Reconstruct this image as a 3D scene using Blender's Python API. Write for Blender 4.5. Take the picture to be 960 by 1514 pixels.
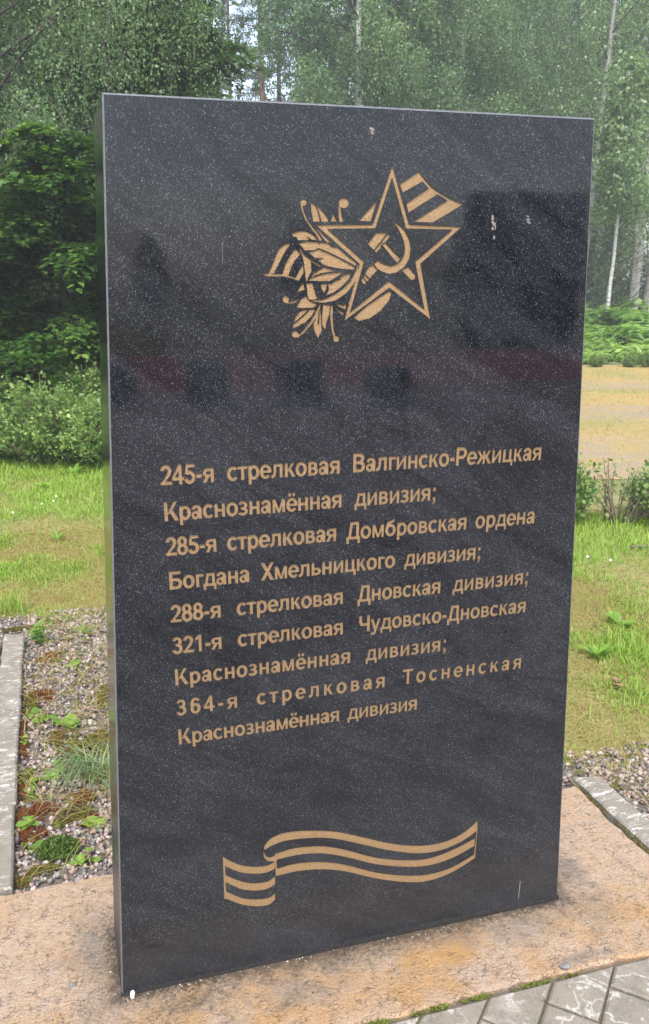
import bpy, math, random
import numpy as np
from mathutils import Vector, Matrix
from mathutils.geometry import delaunay_2d_cdt

# =====================================================================================
# scene, camera, sky, sun, exposure
# =====================================================================================
sc = bpy.context.scene
COL = sc.collection
for o in list(bpy.data.objects):
    bpy.data.objects.remove(o, do_unlink=True)

IMG_W, IMG_H, FOCAL = 960.0, 1514.0, 1221.88          # photograph size and focal length in its pixels
PX, PY = 434.22, 903.30                               # principal point (the photograph is a crop)
CAM_LOC = Vector((-0.01083, -1.59570, 1.59078))
YAW, PITCH, ROLL = -0.276311, -0.367776, -0.0085003
_f = Vector((-math.sin(YAW) * math.cos(PITCH), math.cos(YAW) * math.cos(PITCH), math.sin(PITCH)))
_r = Vector((math.cos(YAW), math.sin(YAW), 0))
_u = _r.cross(_f)
RIGHT = math.cos(ROLL) * _r + math.sin(ROLL) * _u
UP = -math.sin(ROLL) * _r + math.cos(ROLL) * _u
FWD = _f
cam = bpy.data.cameras.new('camera')
camo = bpy.data.objects.new('camera', cam)
COL.objects.link(camo)
M = Matrix((RIGHT, UP, -FWD)).transposed().to_4x4()
M.translation = CAM_LOC
camo.matrix_world = M
cam.sensor_fit = 'AUTO'
cam.sensor_width = 36.0
cam.lens = 36.0 * FOCAL / IMG_H
cam.shift_x = (IMG_W / 2 - PX) / IMG_H
cam.shift_y = (PY - IMG_H / 2) / IMG_H
cam.clip_start = 0.05
cam.clip_end = 600
sc.camera = camo

SUN_EL, SUN_AZ = math.radians(58), math.radians(200)   # azimuth clockwise from +y; high, veiled by cloud
world = bpy.data.worlds.new('World')
sc.world = world
world.use_nodes = True
wn, wl = world.node_tree.nodes, world.node_tree.links
bg = wn['Background']
sky = wn.new('ShaderNodeTexSky')
sky.sky_type = 'NISHITA'
sky.sun_disc = False
sky.sun_elevation = SUN_EL
sky.sun_rotation = SUN_AZ
sky.dust_density = 3.0
hs = wn.new('ShaderNodeHueSaturation')                 # an overcast sky has little colour of its own
hs.inputs['Saturation'].default_value = 0.72
wl.new(sky.outputs[0], hs.inputs['Color'])
wl.new(hs.outputs[0], bg.inputs['Color'])
bg.inputs['Strength'].default_value = 0.14

sun = bpy.data.lights.new('sun', 'SUN')
sun.energy = 1.5
sun.angle = math.radians(22)
sun.color = (1.0, 0.965, 0.91)
suno = bpy.data.objects.new('sun', sun)
COL.objects.link(suno)
sd = Vector((math.sin(SUN_AZ) * math.cos(SUN_EL), math.cos(SUN_AZ) * math.cos(SUN_EL), math.sin(SUN_EL)))
suno.rotation_euler = sd.to_track_quat('Z', 'Y').to_euler()
suno.location = sd * 40

sc.view_settings.view_transform = 'Standard'
sc.view_settings.look = 'None'
sc.view_settings.gamma = 1.0
sc.view_settings.use_curve_mapping = False
sc.view_settings.exposure = 1.65
sc.cycles.use_denoising = True
sc.cycles.max_bounces = 8
sc.cycles.diffuse_bounces = 3
sc.cycles.glossy_bounces = 3
sc.cycles.transmission_bounces = 3
sc.cycles.volume_bounces = 1
sc.cycles.sample_clamp_indirect = 6.0
sc.cycles.use_adaptive_sampling = True
sc.cycles.adaptive_threshold = 0.015


def G(x, y, z=0.0):
    """where the sight line through a photograph pixel meets the level z (used to survey the place)"""
    d = FWD + RIGHT * ((x - PX) / FOCAL) - UP * ((y - PY) / FOCAL)
    return CAM_LOC + d * ((z - CAM_LOC.z) / d.z)


# =====================================================================================
# helpers
# =====================================================================================
def tag(o, label=None, cat=None, group=None, kind=None):
    if label: o['label'] = label
    if cat: o['category'] = cat
    if group: o['group'] = group
    if kind: o['kind'] = kind
    return o


def empty(name, loc, label=None, cat=None, group=None, rz=0.0, s=1.0):
    o = bpy.data.objects.new(name, None)
    COL.objects.link(o)
    o.location = loc
    o.rotation_euler = (0, 0, rz)
    o.scale = (s, s, s)
    o.empty_display_size = 0.2
    return tag(o, label, cat, group)


def link(name, me, mats=None, parent=None, kind=None):
    o = bpy.data.objects.new(name, me)
    COL.objects.link(o)
    if mats is not None and not me.materials:
        for m in (mats if isinstance(mats, (list, tuple)) else [mats]):
            me.materials.append(m)
    if parent is not None:
        o.parent = parent
    if kind: o['kind'] = kind
    return o


def pymesh(name, vs, fs, smooth=False, idx=None):
    me = bpy.data.meshes.new(name)
    me.from_pydata([tuple(v) for v in vs], [], fs)
    if idx is not None:
        me.polygons.foreach_set('material_index', idx)
    if smooth:
        me.polygons.foreach_set('use_smooth', [True] * len(me.polygons))
    me.update()
    return me


def npmesh(name, V, Fq, tint=None, smooth=False):
    """V (n,3) float, Fq (m,k) int with k = 3 or 4, tint (n,) per-vertex variation"""
    me = bpy.data.meshes.new(name)
    n, m, k = len(V), len(Fq), Fq.shape[1]
    me.vertices.add(n)
    me.vertices.foreach_set('co', np.ascontiguousarray(V, dtype=np.float32).ravel())
    me.loops.add(m * k)
    me.loops.foreach_set('vertex_index', np.ascontiguousarray(Fq, dtype=np.int32).ravel())
    me.polygons.add(m)
    me.polygons.foreach_set('loop_start', np.arange(0, m * k, k, dtype=np.int32))
    try:
        me.polygons.foreach_set('loop_total', np.full(m, k, dtype=np.int32))
    except Exception:
        pass
    if smooth:
        me.polygons.foreach_set('use_smooth', np.ones(m, dtype=bool))
    if tint is not None:
        a = me.attributes.new('tint', 'FLOAT', 'POINT')
        a.data.foreach_set('value', np.ascontiguousarray(tint, dtype=np.float32))
    me.update(calc_edges=True)
    me.validate()
    return me


def unit(a):
    return a / np.maximum(np.linalg.norm(a, axis=-1, keepdims=True), 1e-9)


def leaf_quads(c, d, n, size, ratio=0.3, fold=0.12, tint=None, rng=None):
    """one folded diamond-shaped leaf per row"""
    d = unit(d)
    s = unit(np.cross(d, n))
    n = np.cross(s, d)
    L = np.asarray(size).reshape(-1, 1)
    V = np.stack([c, c + d * L * 0.42 - s * L * ratio + n * L * fold, c + d * L, c + d * L * 0.42 + s * L * ratio + n * L * fold], 1).reshape(-1, 3)
    N = len(c)
    F = np.arange(N * 4).reshape(N, 4)
    return V, F, np.repeat(tint if tint is not None else np.zeros(N), 4)


def wood(name, paths, sides=6, main=1):
    """trunk and boughs as one mesh; tint 1 on the stem, 0 on the boughs"""
    v, f = tubes(paths, sides)
    k = sum(len(q[0]) for q in paths[:main]) * sides
    t = np.zeros(len(v)); t[:k] = 1.0
    return npmesh(name, v, f, t, True)


def tubes(paths, sides=6):
    """paths: list of (points (k,3), radii (k,))  ->  V, F quads"""
    VV, FF, off = [], [], 0
    ang = np.linspace(0, 2 * math.pi, sides, endpoint=False)
    for P, Rr in paths:
        P = np.asarray(P, float); k = len(P)
        t = unit(np.gradient(P, axis=0))
        ref = np.where(np.abs(t[:, 2:3]) > 0.9, np.array([[1.0, 0, 0]]), np.array([[0, 0, 1.0]]))
        a = unit(np.cross(t, ref)); b = np.cross(t, a)
        ringv = P[:, None, :] + np.asarray(Rr)[:, None, None] * (np.cos(ang)[None, :, None] * a[:, None, :] + np.sin(ang)[None, :, None] * b[:, None, :])
        VV.append(ringv.reshape(-1, 3))
        i = np.arange(k - 1)[:, None] * sides; j = np.arange(sides)[None, :]; j2 = (j + 1) % sides
        FF.append(np.stack([off + i + j, off + i + j2, off + i + sides + j2, off + i + sides + j], -1).reshape(-1, 4))
        off += k * sides
    return np.concatenate(VV), np.concatenate(FF)


def boxes_mesh(name, items, bev=0.0):
    vs, fs = [], []
    for (x0, y0, z0, x1, y1, z1) in items:
        b = len(vs)
        vs += [(x0, y0, z0), (x1, y0, z0), (x1, y1, z0), (x0, y1, z0), (x0, y0, z1), (x1, y0, z1), (x1, y1, z1), (x0, y1, z1)]
        fs += [(b, b + 3, b + 2, b + 1), (b + 4, b + 5, b + 6, b + 7), (b, b + 1, b + 5, b + 4), (b + 1, b + 2, b + 6, b + 5), (b + 2, b + 3, b + 7, b + 6), (b + 3, b, b + 4, b + 7)]
    return pymesh(name, vs, fs)


# =====================================================================================
# materials
# =====================================================================================
class NT:
    def __init__(self, name):
        self.m = bpy.data.materials.new(name)
        self.m.use_nodes = True
        self.n, self.l = self.m.node_tree.nodes, self.m.node_tree.links
        self.b = self.n['Principled BSDF']
        self.tc = self.n.new('ShaderNodeTexCoord').outputs['Object']

    def link(self, a, b): self.l.new(a, b)

    def val(self, sock, v):
        if isinstance(v, (int, float)): sock.default_value = v
        elif isinstance(v, tuple): sock.default_value = v if len(v) == len(sock.default_value) else (*v, 1.0)
        else: self.link(v, sock)

    def noise(self, scale, detail=6, rough=0.6, vec=None, dist=0.0, out='Fac'):
        t = self.n.new('ShaderNodeTexNoise')
        t.inputs['Scale'].default_value = scale; t.inputs['Detail'].default_value = detail
        t.inputs['Roughness'].default_value = rough; t.inputs['Distortion'].default_value = dist
        self.link(vec if vec is not None else self.tc, t.inputs['Vector'])
        return t.outputs[0] if out == 'Fac' else t.outputs[1]

    def voro(self, scale, feature='F1', vec=None, out='Distance', rand=1.0):
        t = self.n.new('ShaderNodeTexVoronoi'); t.feature = feature
        t.inputs['Scale'].default_value = scale; t.inputs['Randomness'].default_value = rand
        self.link(vec if vec is not None else self.tc, t.inputs['Vector'])
        return t.outputs[out]

    def mapping(self, scale=(1, 1, 1), rot=(0, 0, 0), loc=(0, 0, 0), vec=None):
        t = self.n.new('ShaderNodeMapping')
        t.inputs['Scale'].default_value = scale; t.inputs['Rotation'].default_value = rot; t.inputs['Location'].default_value = loc
        self.link(vec if vec is not None else self.tc, t.inputs['Vector'])
        return t.outputs[0]

    def ramp(self, fac, stops):
        t = self.n.new('ShaderNodeValToRGB'); e = t.color_ramp.elements
        while len(e) < len(stops): e.new(0.5)
        for el, (p, c) in zip(e, stops):
            el.position = p; el.color = (c, c, c, 1) if isinstance(c, (int, float)) else (*c, 1)
        self.link(fac, t.inputs[0])
        return t.outputs[0]

    def mix(self, fac, a, b, mode='MIX'):
        t = self.n.new('ShaderNodeMix'); t.data_type = 'RGBA'; t.blend_type = mode
        self.val(t.inputs[0], fac); self.val(t.inputs[6], a); self.val(t.inputs[7], b)
        return t.outputs[2]

    def math(self, op, a, b=0.0, clamp=False):
        t = self.n.new('ShaderNodeMath'); t.operation = op; t.use_clamp = clamp
        self.val(t.inputs[0], a); self.val(t.inputs[1], b)
        return t.outputs[0]

    def attr(self, name):
        t = self.n.new('ShaderNodeAttribute'); t.attribute_name = name
        return t.outputs['Fac']

    def xyz(self, vec=None):
        t = self.n.new('ShaderNodeSeparateXYZ')
        self.link(vec if vec is not None else self.tc, t.inputs[0])
        return t.outputs[0], t.outputs[1], t.outputs[2]

    def bump(self, h, strength=0.5, dist=0.01):
        t = self.n.new('ShaderNodeBump')
        t.inputs['Strength'].default_value = strength; t.inputs['Distance'].default_value = dist
        self.link(h, t.inputs['Height']); self.link(t.outputs[0], self.b.inputs['Normal'])

    def set(self, **k):
        for kk, v in k.items():
            self.val(self.b.inputs[{'col': 'Base Color', 'rough': 'Roughness', 'spec': 'Specular IOR Level', 'ior': 'IOR', 'metal': 'Metallic'}[kk]], v)
        return self.m


def mat_granite(name, rough, sharp=1.0, fleck=0.5):
    t = NT(name)
    v = t.mapping(scale=(1, 1, 0.6), rot=(0, 0.6, 0))
    cloud = t.noise(5.5, 6, 0.68, vec=t.mapping(scale=(0.55, 1, 1.7), vec=t.mapping(rot=(0, -0.55, 0))), dist=0.9)
    cl = t.ramp(cloud, [(0.36, 0.0), (0.70, 1.0)])
    streak = t.ramp(t.noise(16, 5, 0.7, vec=t.mapping(scale=(0.25, 1, 1.5), vec=t.mapping(rot=(0, -0.6, 0)))), [(0.5, 0.0), (0.75, 1.0)])
    def flecks(scale, thr0, k, r0, r1):
        cell = t.voro(scale, vec=v, out='Color'); d = t.voro(scale, vec=v)
        sx, sy, sz = t.xyz(cell)
        on = t.math('GREATER_THAN', sx, t.math('SUBTRACT', thr0, t.math('MULTIPLY', cl, k)))
        d = t.math('ADD', d, t.math('MULTIPLY', t.math('SUBTRACT', t.noise(scale * 2.2, 2), 0.5), 0.35))
        return t.math('MULTIPLY', t.math('MULTIPLY', on, t.ramp(d, [(r0, 1.0), (r1, 0.0)])), t.math('ADD', t.math('MULTIPLY', t.math('POWER', sy, 1.8), 0.9), 0.10))
    big = flecks(500, 0.95, 0.34, 0.08, 0.40)
    small = flecks(860, 0.80, 0.48, 0.10, 0.52)
    base = t.mix(cl, (0.0058, 0.0066, 0.0094), (0.0145, 0.0155, 0.0200))
    base = t.mix(t.math('MULTIPLY', streak, 0.30), base, (0.030, 0.031, 0.035))
    c = t.mix(t.math('MULTIPLY', small, fleck * 0.95), base, (0.33, 0.345, 0.38))
    c = t.mix(t.math('MULTIPLY', big, fleck * 0.9), c, (0.52, 0.535, 0.57))
    c = t.mix(t.math('MULTIPLY', t.ramp(t.math('ADD', t.xyz()[2], t.math('MULTIPLY', t.math('SUBTRACT', cloud, 0.5), 0.5)), [(0.1, 1.0), (1.15, 0.0)]), 0.055), c, (0.14, 0.135, 0.13))   # dust
    t.bump(t.noise(70, 3), 0.003 * sharp, 0.002)
    x, y, z = t.xyz()                                    # rain splash has dulled the polish near the foot
    dull = t.ramp(t.math('ADD', z, t.math('MULTIPLY', t.math('SUBTRACT', t.noise(5, 5), 0.5), 0.3)), [(0.05, 1.0), (0.75, 0.0)])
    r = t.math('ADD', t.math('ADD', rough, t.math('MULTIPLY', t.noise(14, 4), 0.03)), t.math('MULTIPLY', dull, 0.28))
    return t.set(col=c, rough=r, ior=1.40)


def mat_gold():
    t = NT('bronze_paint')
    n = t.noise(420, 3, 0.6); n2 = t.noise(35, 4)
    c = t.mix(t.ramp(n, [(0.3, 0.0), (0.7, 1.0)]), (0.19, 0.112, 0.052), (0.40, 0.268, 0.140))
    c = t.mix(t.ramp(n2, [(0.45, 0.0), (0.75, 0.5)]), c, (0.29, 0.175, 0.08))
    c = t.mix(t.ramp(t.noise(90, 6, 0.8), [(0.58, 0.0), (0.72, 0.55)]), c, (0.10, 0.07, 0.045))   # dirt caught in the strokes
    t.bump(n, 1.0, 0.002)
    return t.set(col=c, rough=0.5, metal=0.35)


# weather stains on the slab: centre, half sizes, colour, strength
STAINS = ((1.16, -0.205, 0.11, 0.022, (0.12, 0.105, 0.09), 0.95), (1.31, 0.10, 0.05, 0.10, (0.10, 0.09, 0.085), 0.9), (-0.06, 0.18, 0.05, 0.12, (0.16, 0.14, 0.125), 0.85),
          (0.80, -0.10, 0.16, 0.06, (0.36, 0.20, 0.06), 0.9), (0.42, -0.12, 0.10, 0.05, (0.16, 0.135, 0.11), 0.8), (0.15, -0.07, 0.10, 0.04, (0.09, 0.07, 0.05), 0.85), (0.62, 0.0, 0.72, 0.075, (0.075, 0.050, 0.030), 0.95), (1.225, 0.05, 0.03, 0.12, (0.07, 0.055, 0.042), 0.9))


def mat_slab():
    t = NT('flamed_granite')
    x, y, z = t.xyz()
    big = t.noise(3.1, 5, 0.6); mid = t.noise(13, 6, 0.65); fin = t.noise(240, 4, 0.75)
    lay = t.noise(62, 7, 0.78, vec=t.mapping(scale=(1, 1.9, 1), rot=(0, 0, 0.35)), dist=0.6)
    c = t.mix(t.ramp(big, [(0.38, 0.0), (0.62, 1.0)]), (0.395, 0.272, 0.168), (0.375, 0.268, 0.185))
    c = t.mix(t.math('MULTIPLY', t.ramp(t.noise(4.2, 4, 0.6, vec=t.mapping(loc=(3.3, 1.2, 0))), [(0.46, 0.0), (0.62, 1.0)]), t.math('ADD', 0.35, t.math('MULTIPLY', t.ramp(y, [(0.0, 1.0), (0.05, 0.0)]), 0.5))), c, (0.36, 0.205, 0.075))
    c = t.mix(t.math('MULTIPLY', t.ramp(mid, [(0.48, 0.0), (0.72, 1.0)]), 0.6), c, (0.36, 0.295, 0.245))
    c = t.mix(t.math('MULTIPLY', t.ramp(lay, [(0.38, 1.0), (0.50, 0.0)]), 0.6), c, (0.18, 0.125, 0.082))
    c = t.mix(t.math('MULTIPLY', t.ramp(lay, [(0.56, 0.0), (0.68, 1.0)]), 0.5), c, (0.52, 0.42, 0.33))
    c = t.mix(t.ramp(fin, [(0.36, 0.9), (0.47, 0.0)]), c, (0.11, 0.08, 0.055))
    c = t.mix(t.ramp(t.noise(300, 2, 0.5), [(0.60, 0.0), (0.74, 0.7)]), c, (0.60, 0.52, 0.43))
    # short broken cracks of the flamed face
    wv = t.n.new('ShaderNodeVectorMath'); wv.operation = 'ADD'
    t.link(t.mapping(scale=(1, 1.8, 1), rot=(0, 0, 0.3)), wv.inputs[0])
    sc_ = t.n.new('ShaderNodeVectorMath'); sc_.operation = 'SCALE'; sc_.inputs['Scale'].default_value = 0.035
    t.link(t.noise(34, 5, 0.75, out='Color'), sc_.inputs[0]); t.link(sc_.outputs[0], wv.inputs[1])
    crack = t.voro(58, 'DISTANCE_TO_EDGE', vec=wv.outputs[0])
    crk = t.math('MULTIPLY', t.ramp(crack, [(0.0, 1.0), (0.05, 0.0)]), t.ramp(t.noise(24, 5, 0.75), [(0.49, 0.0), (0.57, 1.0)]))
    c = t.mix(t.math('MULTIPLY', crk, 0.8), c, (0.065, 0.045, 0.032))
    # dirt washed out from under the stele
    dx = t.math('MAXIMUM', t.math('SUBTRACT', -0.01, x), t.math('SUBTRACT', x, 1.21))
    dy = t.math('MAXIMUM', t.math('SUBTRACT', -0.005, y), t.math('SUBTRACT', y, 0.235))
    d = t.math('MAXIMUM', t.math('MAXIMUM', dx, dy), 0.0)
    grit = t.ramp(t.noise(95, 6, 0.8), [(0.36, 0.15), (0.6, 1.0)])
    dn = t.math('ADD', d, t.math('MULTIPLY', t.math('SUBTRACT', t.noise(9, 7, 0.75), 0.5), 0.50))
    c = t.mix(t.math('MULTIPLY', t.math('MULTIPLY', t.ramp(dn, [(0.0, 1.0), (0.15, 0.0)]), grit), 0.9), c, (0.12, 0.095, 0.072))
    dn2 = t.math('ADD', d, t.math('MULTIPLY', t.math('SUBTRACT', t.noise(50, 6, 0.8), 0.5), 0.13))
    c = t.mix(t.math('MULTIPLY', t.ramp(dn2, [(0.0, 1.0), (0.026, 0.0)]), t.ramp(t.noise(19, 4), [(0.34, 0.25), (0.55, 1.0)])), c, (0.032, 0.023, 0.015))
    # grey lichen stains
    c = t.mix(t.math('MULTIPLY', t.math('MULTIPLY', t.ramp(t.noise(5.5, 7, 0.75, vec=t.mapping(loc=(7.1, 2.2, 0))), [(0.55, 0.0), (0.68, 1.0)]), grit), 0.75), c, (0.21, 0.19, 0.175))
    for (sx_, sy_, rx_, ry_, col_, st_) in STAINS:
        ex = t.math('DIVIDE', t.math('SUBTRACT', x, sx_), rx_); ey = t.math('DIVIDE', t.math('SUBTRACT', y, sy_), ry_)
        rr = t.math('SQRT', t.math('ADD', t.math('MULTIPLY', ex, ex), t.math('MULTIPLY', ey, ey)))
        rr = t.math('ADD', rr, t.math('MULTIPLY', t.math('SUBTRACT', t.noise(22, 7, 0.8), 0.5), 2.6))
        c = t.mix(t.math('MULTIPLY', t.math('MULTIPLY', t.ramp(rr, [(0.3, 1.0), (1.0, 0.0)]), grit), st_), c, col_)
    h = t.math('ADD', t.math('MULTIPLY', mid, 0.9), t.math('ADD', t.math('ADD', t.math('MULTIPLY', lay, 1.0), t.math('MULTIPLY', fin, 0.35)), t.math('MULTIPLY', crk, -0.5)))
    t.bump(h, 0.85, 0.008)
    return t.set(col=c, rough=0.8)


def mat_concrete(name, white=0.5, scale=1.0, stretch=(1, 1, 1), rot=0.0, pl=0.40):
    t = NT(name)
    fin = t.noise(240, 4, 0.7); mid = t.noise(9, 5)
    c = t.mix(mid, (0.145, 0.127, 0.100), (0.24, 0.213, 0.172))
    c = t.mix(t.math('MULTIPLY', t.ramp(t.noise(21, 6, 0.75), [(0.5, 0.0), (0.68, 1.0)]), 0.55), c, (0.095, 0.085, 0.07))
    c = t.mix(t.ramp(fin, [(0.36, 0.5), (0.55, 0.0)]), c, (0.065, 0.06, 0.052))
    c = t.mix(t.ramp(t.noise(300, 2), [(0.60, 0.0), (0.78, 0.5)]), c, (0.36, 0.34, 0.31))
    v = t.mapping(scale=tuple(s * scale for s in stretch), rot=(0, 0, rot))
    n = t.noise(11, 4, 0.55, vec=v, dist=0.5)
    band = t.math('ABSOLUTE', t.math('SUBTRACT', n, 0.545))
    line = t.ramp(band, [(0.008, 1.0), (0.022, 0.0)])
    blob = t.ramp(t.noise(16, 5, 0.6, vec=t.mapping(loc=(4, 9, 0), vec=v)), [(0.56, 0.0), (0.63, 1.0)])
    patch = t.ramp(t.noise(3.2, 2, vec=t.mapping(loc=(1.5, 3, 0))), [(pl, 0.0), (pl + 0.14, 1.0)])
    e = t.math('MULTIPLY', t.math('MAXIMUM', t.math('MULTIPLY', line, 0.6), blob), t.math('MULTIPLY', patch, white * 1.8, True), True)
    e = t.math('MULTIPLY', e, t.ramp(t.noise(130, 4, 0.7), [(0.35, 0.1), (0.6, 1.0)]))
    c = t.mix(t.math('MULTIPLY', e, 0.88), c, (0.55, 0.53, 0.50))
    t.bump(t.math('ADD', fin, t.math('MULTIPLY', mid, 0.5)), 0.35, 0.004)
    return t.set(col=c, rough=0.85)


def mat_leaf(name, stops, trans=0.35, rough=0.45, sheen=0.4):
    """leaf colour varies leaf by leaf through the tint attribute"""
    t = NT(name)
    c = t.ramp(t.attr('tint'), stops)
    t.set(col=c, rough=rough)
    t.b.inputs['Specular IOR Level'].default_value = sheen
    tr = t.n.new('ShaderNodeBsdfTranslucent')
    br = t.mix(1.0, c, (1.25, 1.35, 0.75), 'MULTIPLY')
    t.link(br, tr.inputs['Color'])
    mx = t.n.new('ShaderNodeMixShader'); mx.inputs[0].default_value = trans
    t.link(t.b.outputs[0], mx.inputs[1]); t.link(tr.outputs[0], mx.inputs[2])
    t.link(mx.outputs[0], t.n['Material Output'].inputs['Surface'])
    return t.m


def mat_bark(name, a, b, white=0.0):
    t = NT(name)
    n = t.noise(14, 6, 0.7, vec=t.mapping(scale=(3, 3, 0.7)))
    c = t.mix(t.ramp(n, [(0.35, 0.0), (0.65, 1.0)]), a, b)
    if white > 0:
        marks = t.ramp(t.noise(7, 4, 0.6, vec=t.mapping(scale=(1.0, 1.0, 4.0))), [(0.56, 0.0), (0.63, 1.0)])
        c = t.mix(t.math('MULTIPLY', marks, 0.85), c, (0.05, 0.045, 0.04))
        c = t.mix(t.attr('tint'), (0.055, 0.045, 0.038), c)           # boughs and twigs are brown
    t.bump(n, 0.6, 0.02)
    return t.set(col=c, rough=0.9)


def mat_plain(name, a, b, scale=20, rough=0.85, bump=0.4):
    t = NT(name)
    n = t.noise(scale, 6, 0.7)
    t.bump(n, bump, 0.01)
    return t.set(col=t.mix(t.ramp(n, [(0.3, 0.0), (0.7, 1.0)]), a, b), rough=rough)
# =====================================================================================
# ground, slab, kerbs, paving
# =====================================================================================
RNG = np.random.default_rng(11)
random.seed(5)

M_slab = mat_slab()
M_conc = mat_concrete('kerb_concrete', 0.75, 1.5, (0.7, 1.9, 1), 0.2, 0.36)
M_paver = mat_concrete('paver_concrete', 0.9, 0.8, pl=0.33)
M_gran = mat_granite('black_granite', 0.02)
M_granside = mat_granite('black_granite_side', 0.10, 3.0, 0.35)
M_gold = mat_gold()
M_edge = mat_plain('ground_granite_edge', (0.06, 0.064, 0.072), (0.14, 0.147, 0.16), 240, 0.4, 0.1)


def mat_ground():
    t = NT('ground_soil')
    n = t.noise(6, 8, 0.7); n2 = t.noise(0.35, 4)
    c = t.mix(t.ramp(n, [(0.35, 0.0), (0.65, 1.0)]), (0.16, 0.13, 0.055), (0.27, 0.225, 0.095))
    c = t.mix(t.ramp(n2, [(0.4, 0.0), (0.6, 0.7)]), c, (0.10, 0.135, 0.035))
    t.bump(t.noise(30, 6, 0.7), 0.6, 0.03)
    return t.set(col=c, rough=0.95)


def mat_field():
    t = NT('dry_mown_grass')
    x, y, z = t.xyz()
    s = t.math('ADD', t.math('MULTIPLY', x, 0.345), t.math('MULTIPLY', y, 0.94))
    s = t.math('ADD', s, t.math('MULTIPLY', t.math('SUBTRACT', t.noise(0.9, 4, 0.6), 0.5), 0.7))
    n = t.noise(9, 8, 0.75); f = t.noise(60, 5, 0.7)
    straw = t.mix(t.ramp(n, [(0.3, 0.0), (0.7, 1.0)]), (0.26, 0.172, 0.05), (0.44, 0.305, 0.11))
    straw = t.mix(t.ramp(f, [(0.3, 0.55), (0.55, 0.0)]), straw, (0.10, 0.08, 0.03))
    straw = t.mix(t.math('MULTIPLY', t.ramp(t.noise(0.5, 4), [(0.45, 0.0), (0.65, 1.0)]), 0.6), straw, (0.15, 0.19, 0.05))
    grit = t.mix(t.ramp(f, [(0.35, 0.0), (0.6, 1.0)]), (0.12, 0.095, 0.072), (0.31, 0.255, 0.205))
    # bare gravel strips run across the field
    sn = t.math('DIVIDE', t.math('SUBTRACT', s, 6.5), 13.0)
    strips = t.ramp(sn, [(0.0, 0.8), (0.11, 0.85), (0.16, 0.6), (0.19, 0.1), (0.25, 0.1), (0.29, 0.85), (0.38, 0.8), (0.42, 0.1), (0.54, 0.05), (0.58, 0.75), (0.66, 0.6), (0.70, 0.05)])
    strips = t.math('MULTIPLY', strips, t.ramp(t.noise(2.2, 6, 0.7), [(0.38, 0.15), (0.6, 1.0)]))
    t.bump(t.math('ADD', n, f), 0.6, 0.03)
    return t.set(col=t.mix(strips, straw, grit), rough=0.95)


def sheet(name, pts, z, mat, kind='structure'):
    me = pymesh(name, [(x, y, z) for x, y in pts], [list(range(len(pts)))])
    return link(name, me, mat, kind=kind)


sheet('ground', [(-140, -140), (140, -140), (140, 140), (-140, 140)], -0.05, mat_ground())
sheet('field', [(4.0, 5.2), (9.5, 3.2), (34, -5.5), (38, 6.5), (13.4, 15.15), (11.9, 15.75), (2.0, 19.6), (1.0, 9.5)], -0.044, mat_field())
M_gravelbed = mat_plain('gravel_bed', (0.05, 0.038, 0.03), (0.17, 0.14, 0.12), 45)
sheet('gravel_strip', [(-1.2, 0.45), (-0.3, 0.3), (1.5, 0.3), (1.62, -1.3), (3.4, -1.3), (3.2, 0.62), (2.06, 0.70), (1.66, 0.66), (0.85, 1.1), (0.75, 2.6), (0.16, 2.72), (-0.40, 2.83), (-1.2, 2.8)], -0.044, M_gravelbed)

# plaza behind the photographer: what the polished face mirrors
tp = NT('plaza_paving')
br = tp.n.new('ShaderNodeTexBrick')
br.inputs['Scale'].default_value = 2.5
br.inputs['Color1'].default_value = (0.20, 0.165, 0.15, 1); br.inputs['Color2'].default_value = (0.26, 0.215, 0.195, 1)
br.inputs['Mortar'].default_value = (0.1, 0.09, 0.08, 1); br.inputs['Mortar Size'].default_value = 0.02
tp.link(tp.tc, br.inputs['Vector'])
sheet('plaza', [(-14, -13), (22, -13), (22, -3.4), (-14, -3.4)], -0.016, tp.set(col=br.outputs[0], rough=0.7))
M_red = mat_plain('red_gravel', (0.22, 0.065, 0.055), (0.36, 0.12, 0.10), 12)
sheet('red_path', [(-14, -22), (26, -22), (26, -13), (-14, -13)], -0.012, M_red)


def jitter_outline(corners, step, amp, rng):
    out = []
    for i in range(len(corners)):
        a, b = np.array(corners[i], float), np.array(corners[(i + 1) % len(corners)], float)
        n = max(1, int(np.linalg.norm(b - a) / step))
        t_ = unit((b - a)[None])[0]; nr = np.array([t_[1], -t_[0]])
        w = 0.0
        for k in range(n):
            w = 0.75 * w + rng.normal(0, amp) if k else 0.0
            out.append(a + (b - a) * k / n + nr * w)
    return out


def prism(name, outline, z0, z1, mat, bevel=0.006, parent=None):
    """a slab with a slightly broken upper edge"""
    n = len(outline); c = sum(outline) / n
    inn = []
    for i in range(n):
        t_ = unit((outline[(i + 1) % n] - outline[i - 1])[None])[0]
        inn.append(outline[i] - np.array([t_[1], -t_[0]]) * bevel)
    vs = [(p[0], p[1], z0) for p in outline] + [(p[0], p[1], z1 - bevel) for p in outline] + [(p[0], p[1], z1) for p in inn]
    fs = []
    for i in range(n):
        j = (i + 1) % n
        fs += [(i, j, n + j, n + i), (n + i, n + j, 2 * n + j, 2 * n + i)]
    fs.append(list(range(2 * n, 3 * n)))
    return link(name, pymesh(name, vs, fs), mat, parent)


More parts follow.
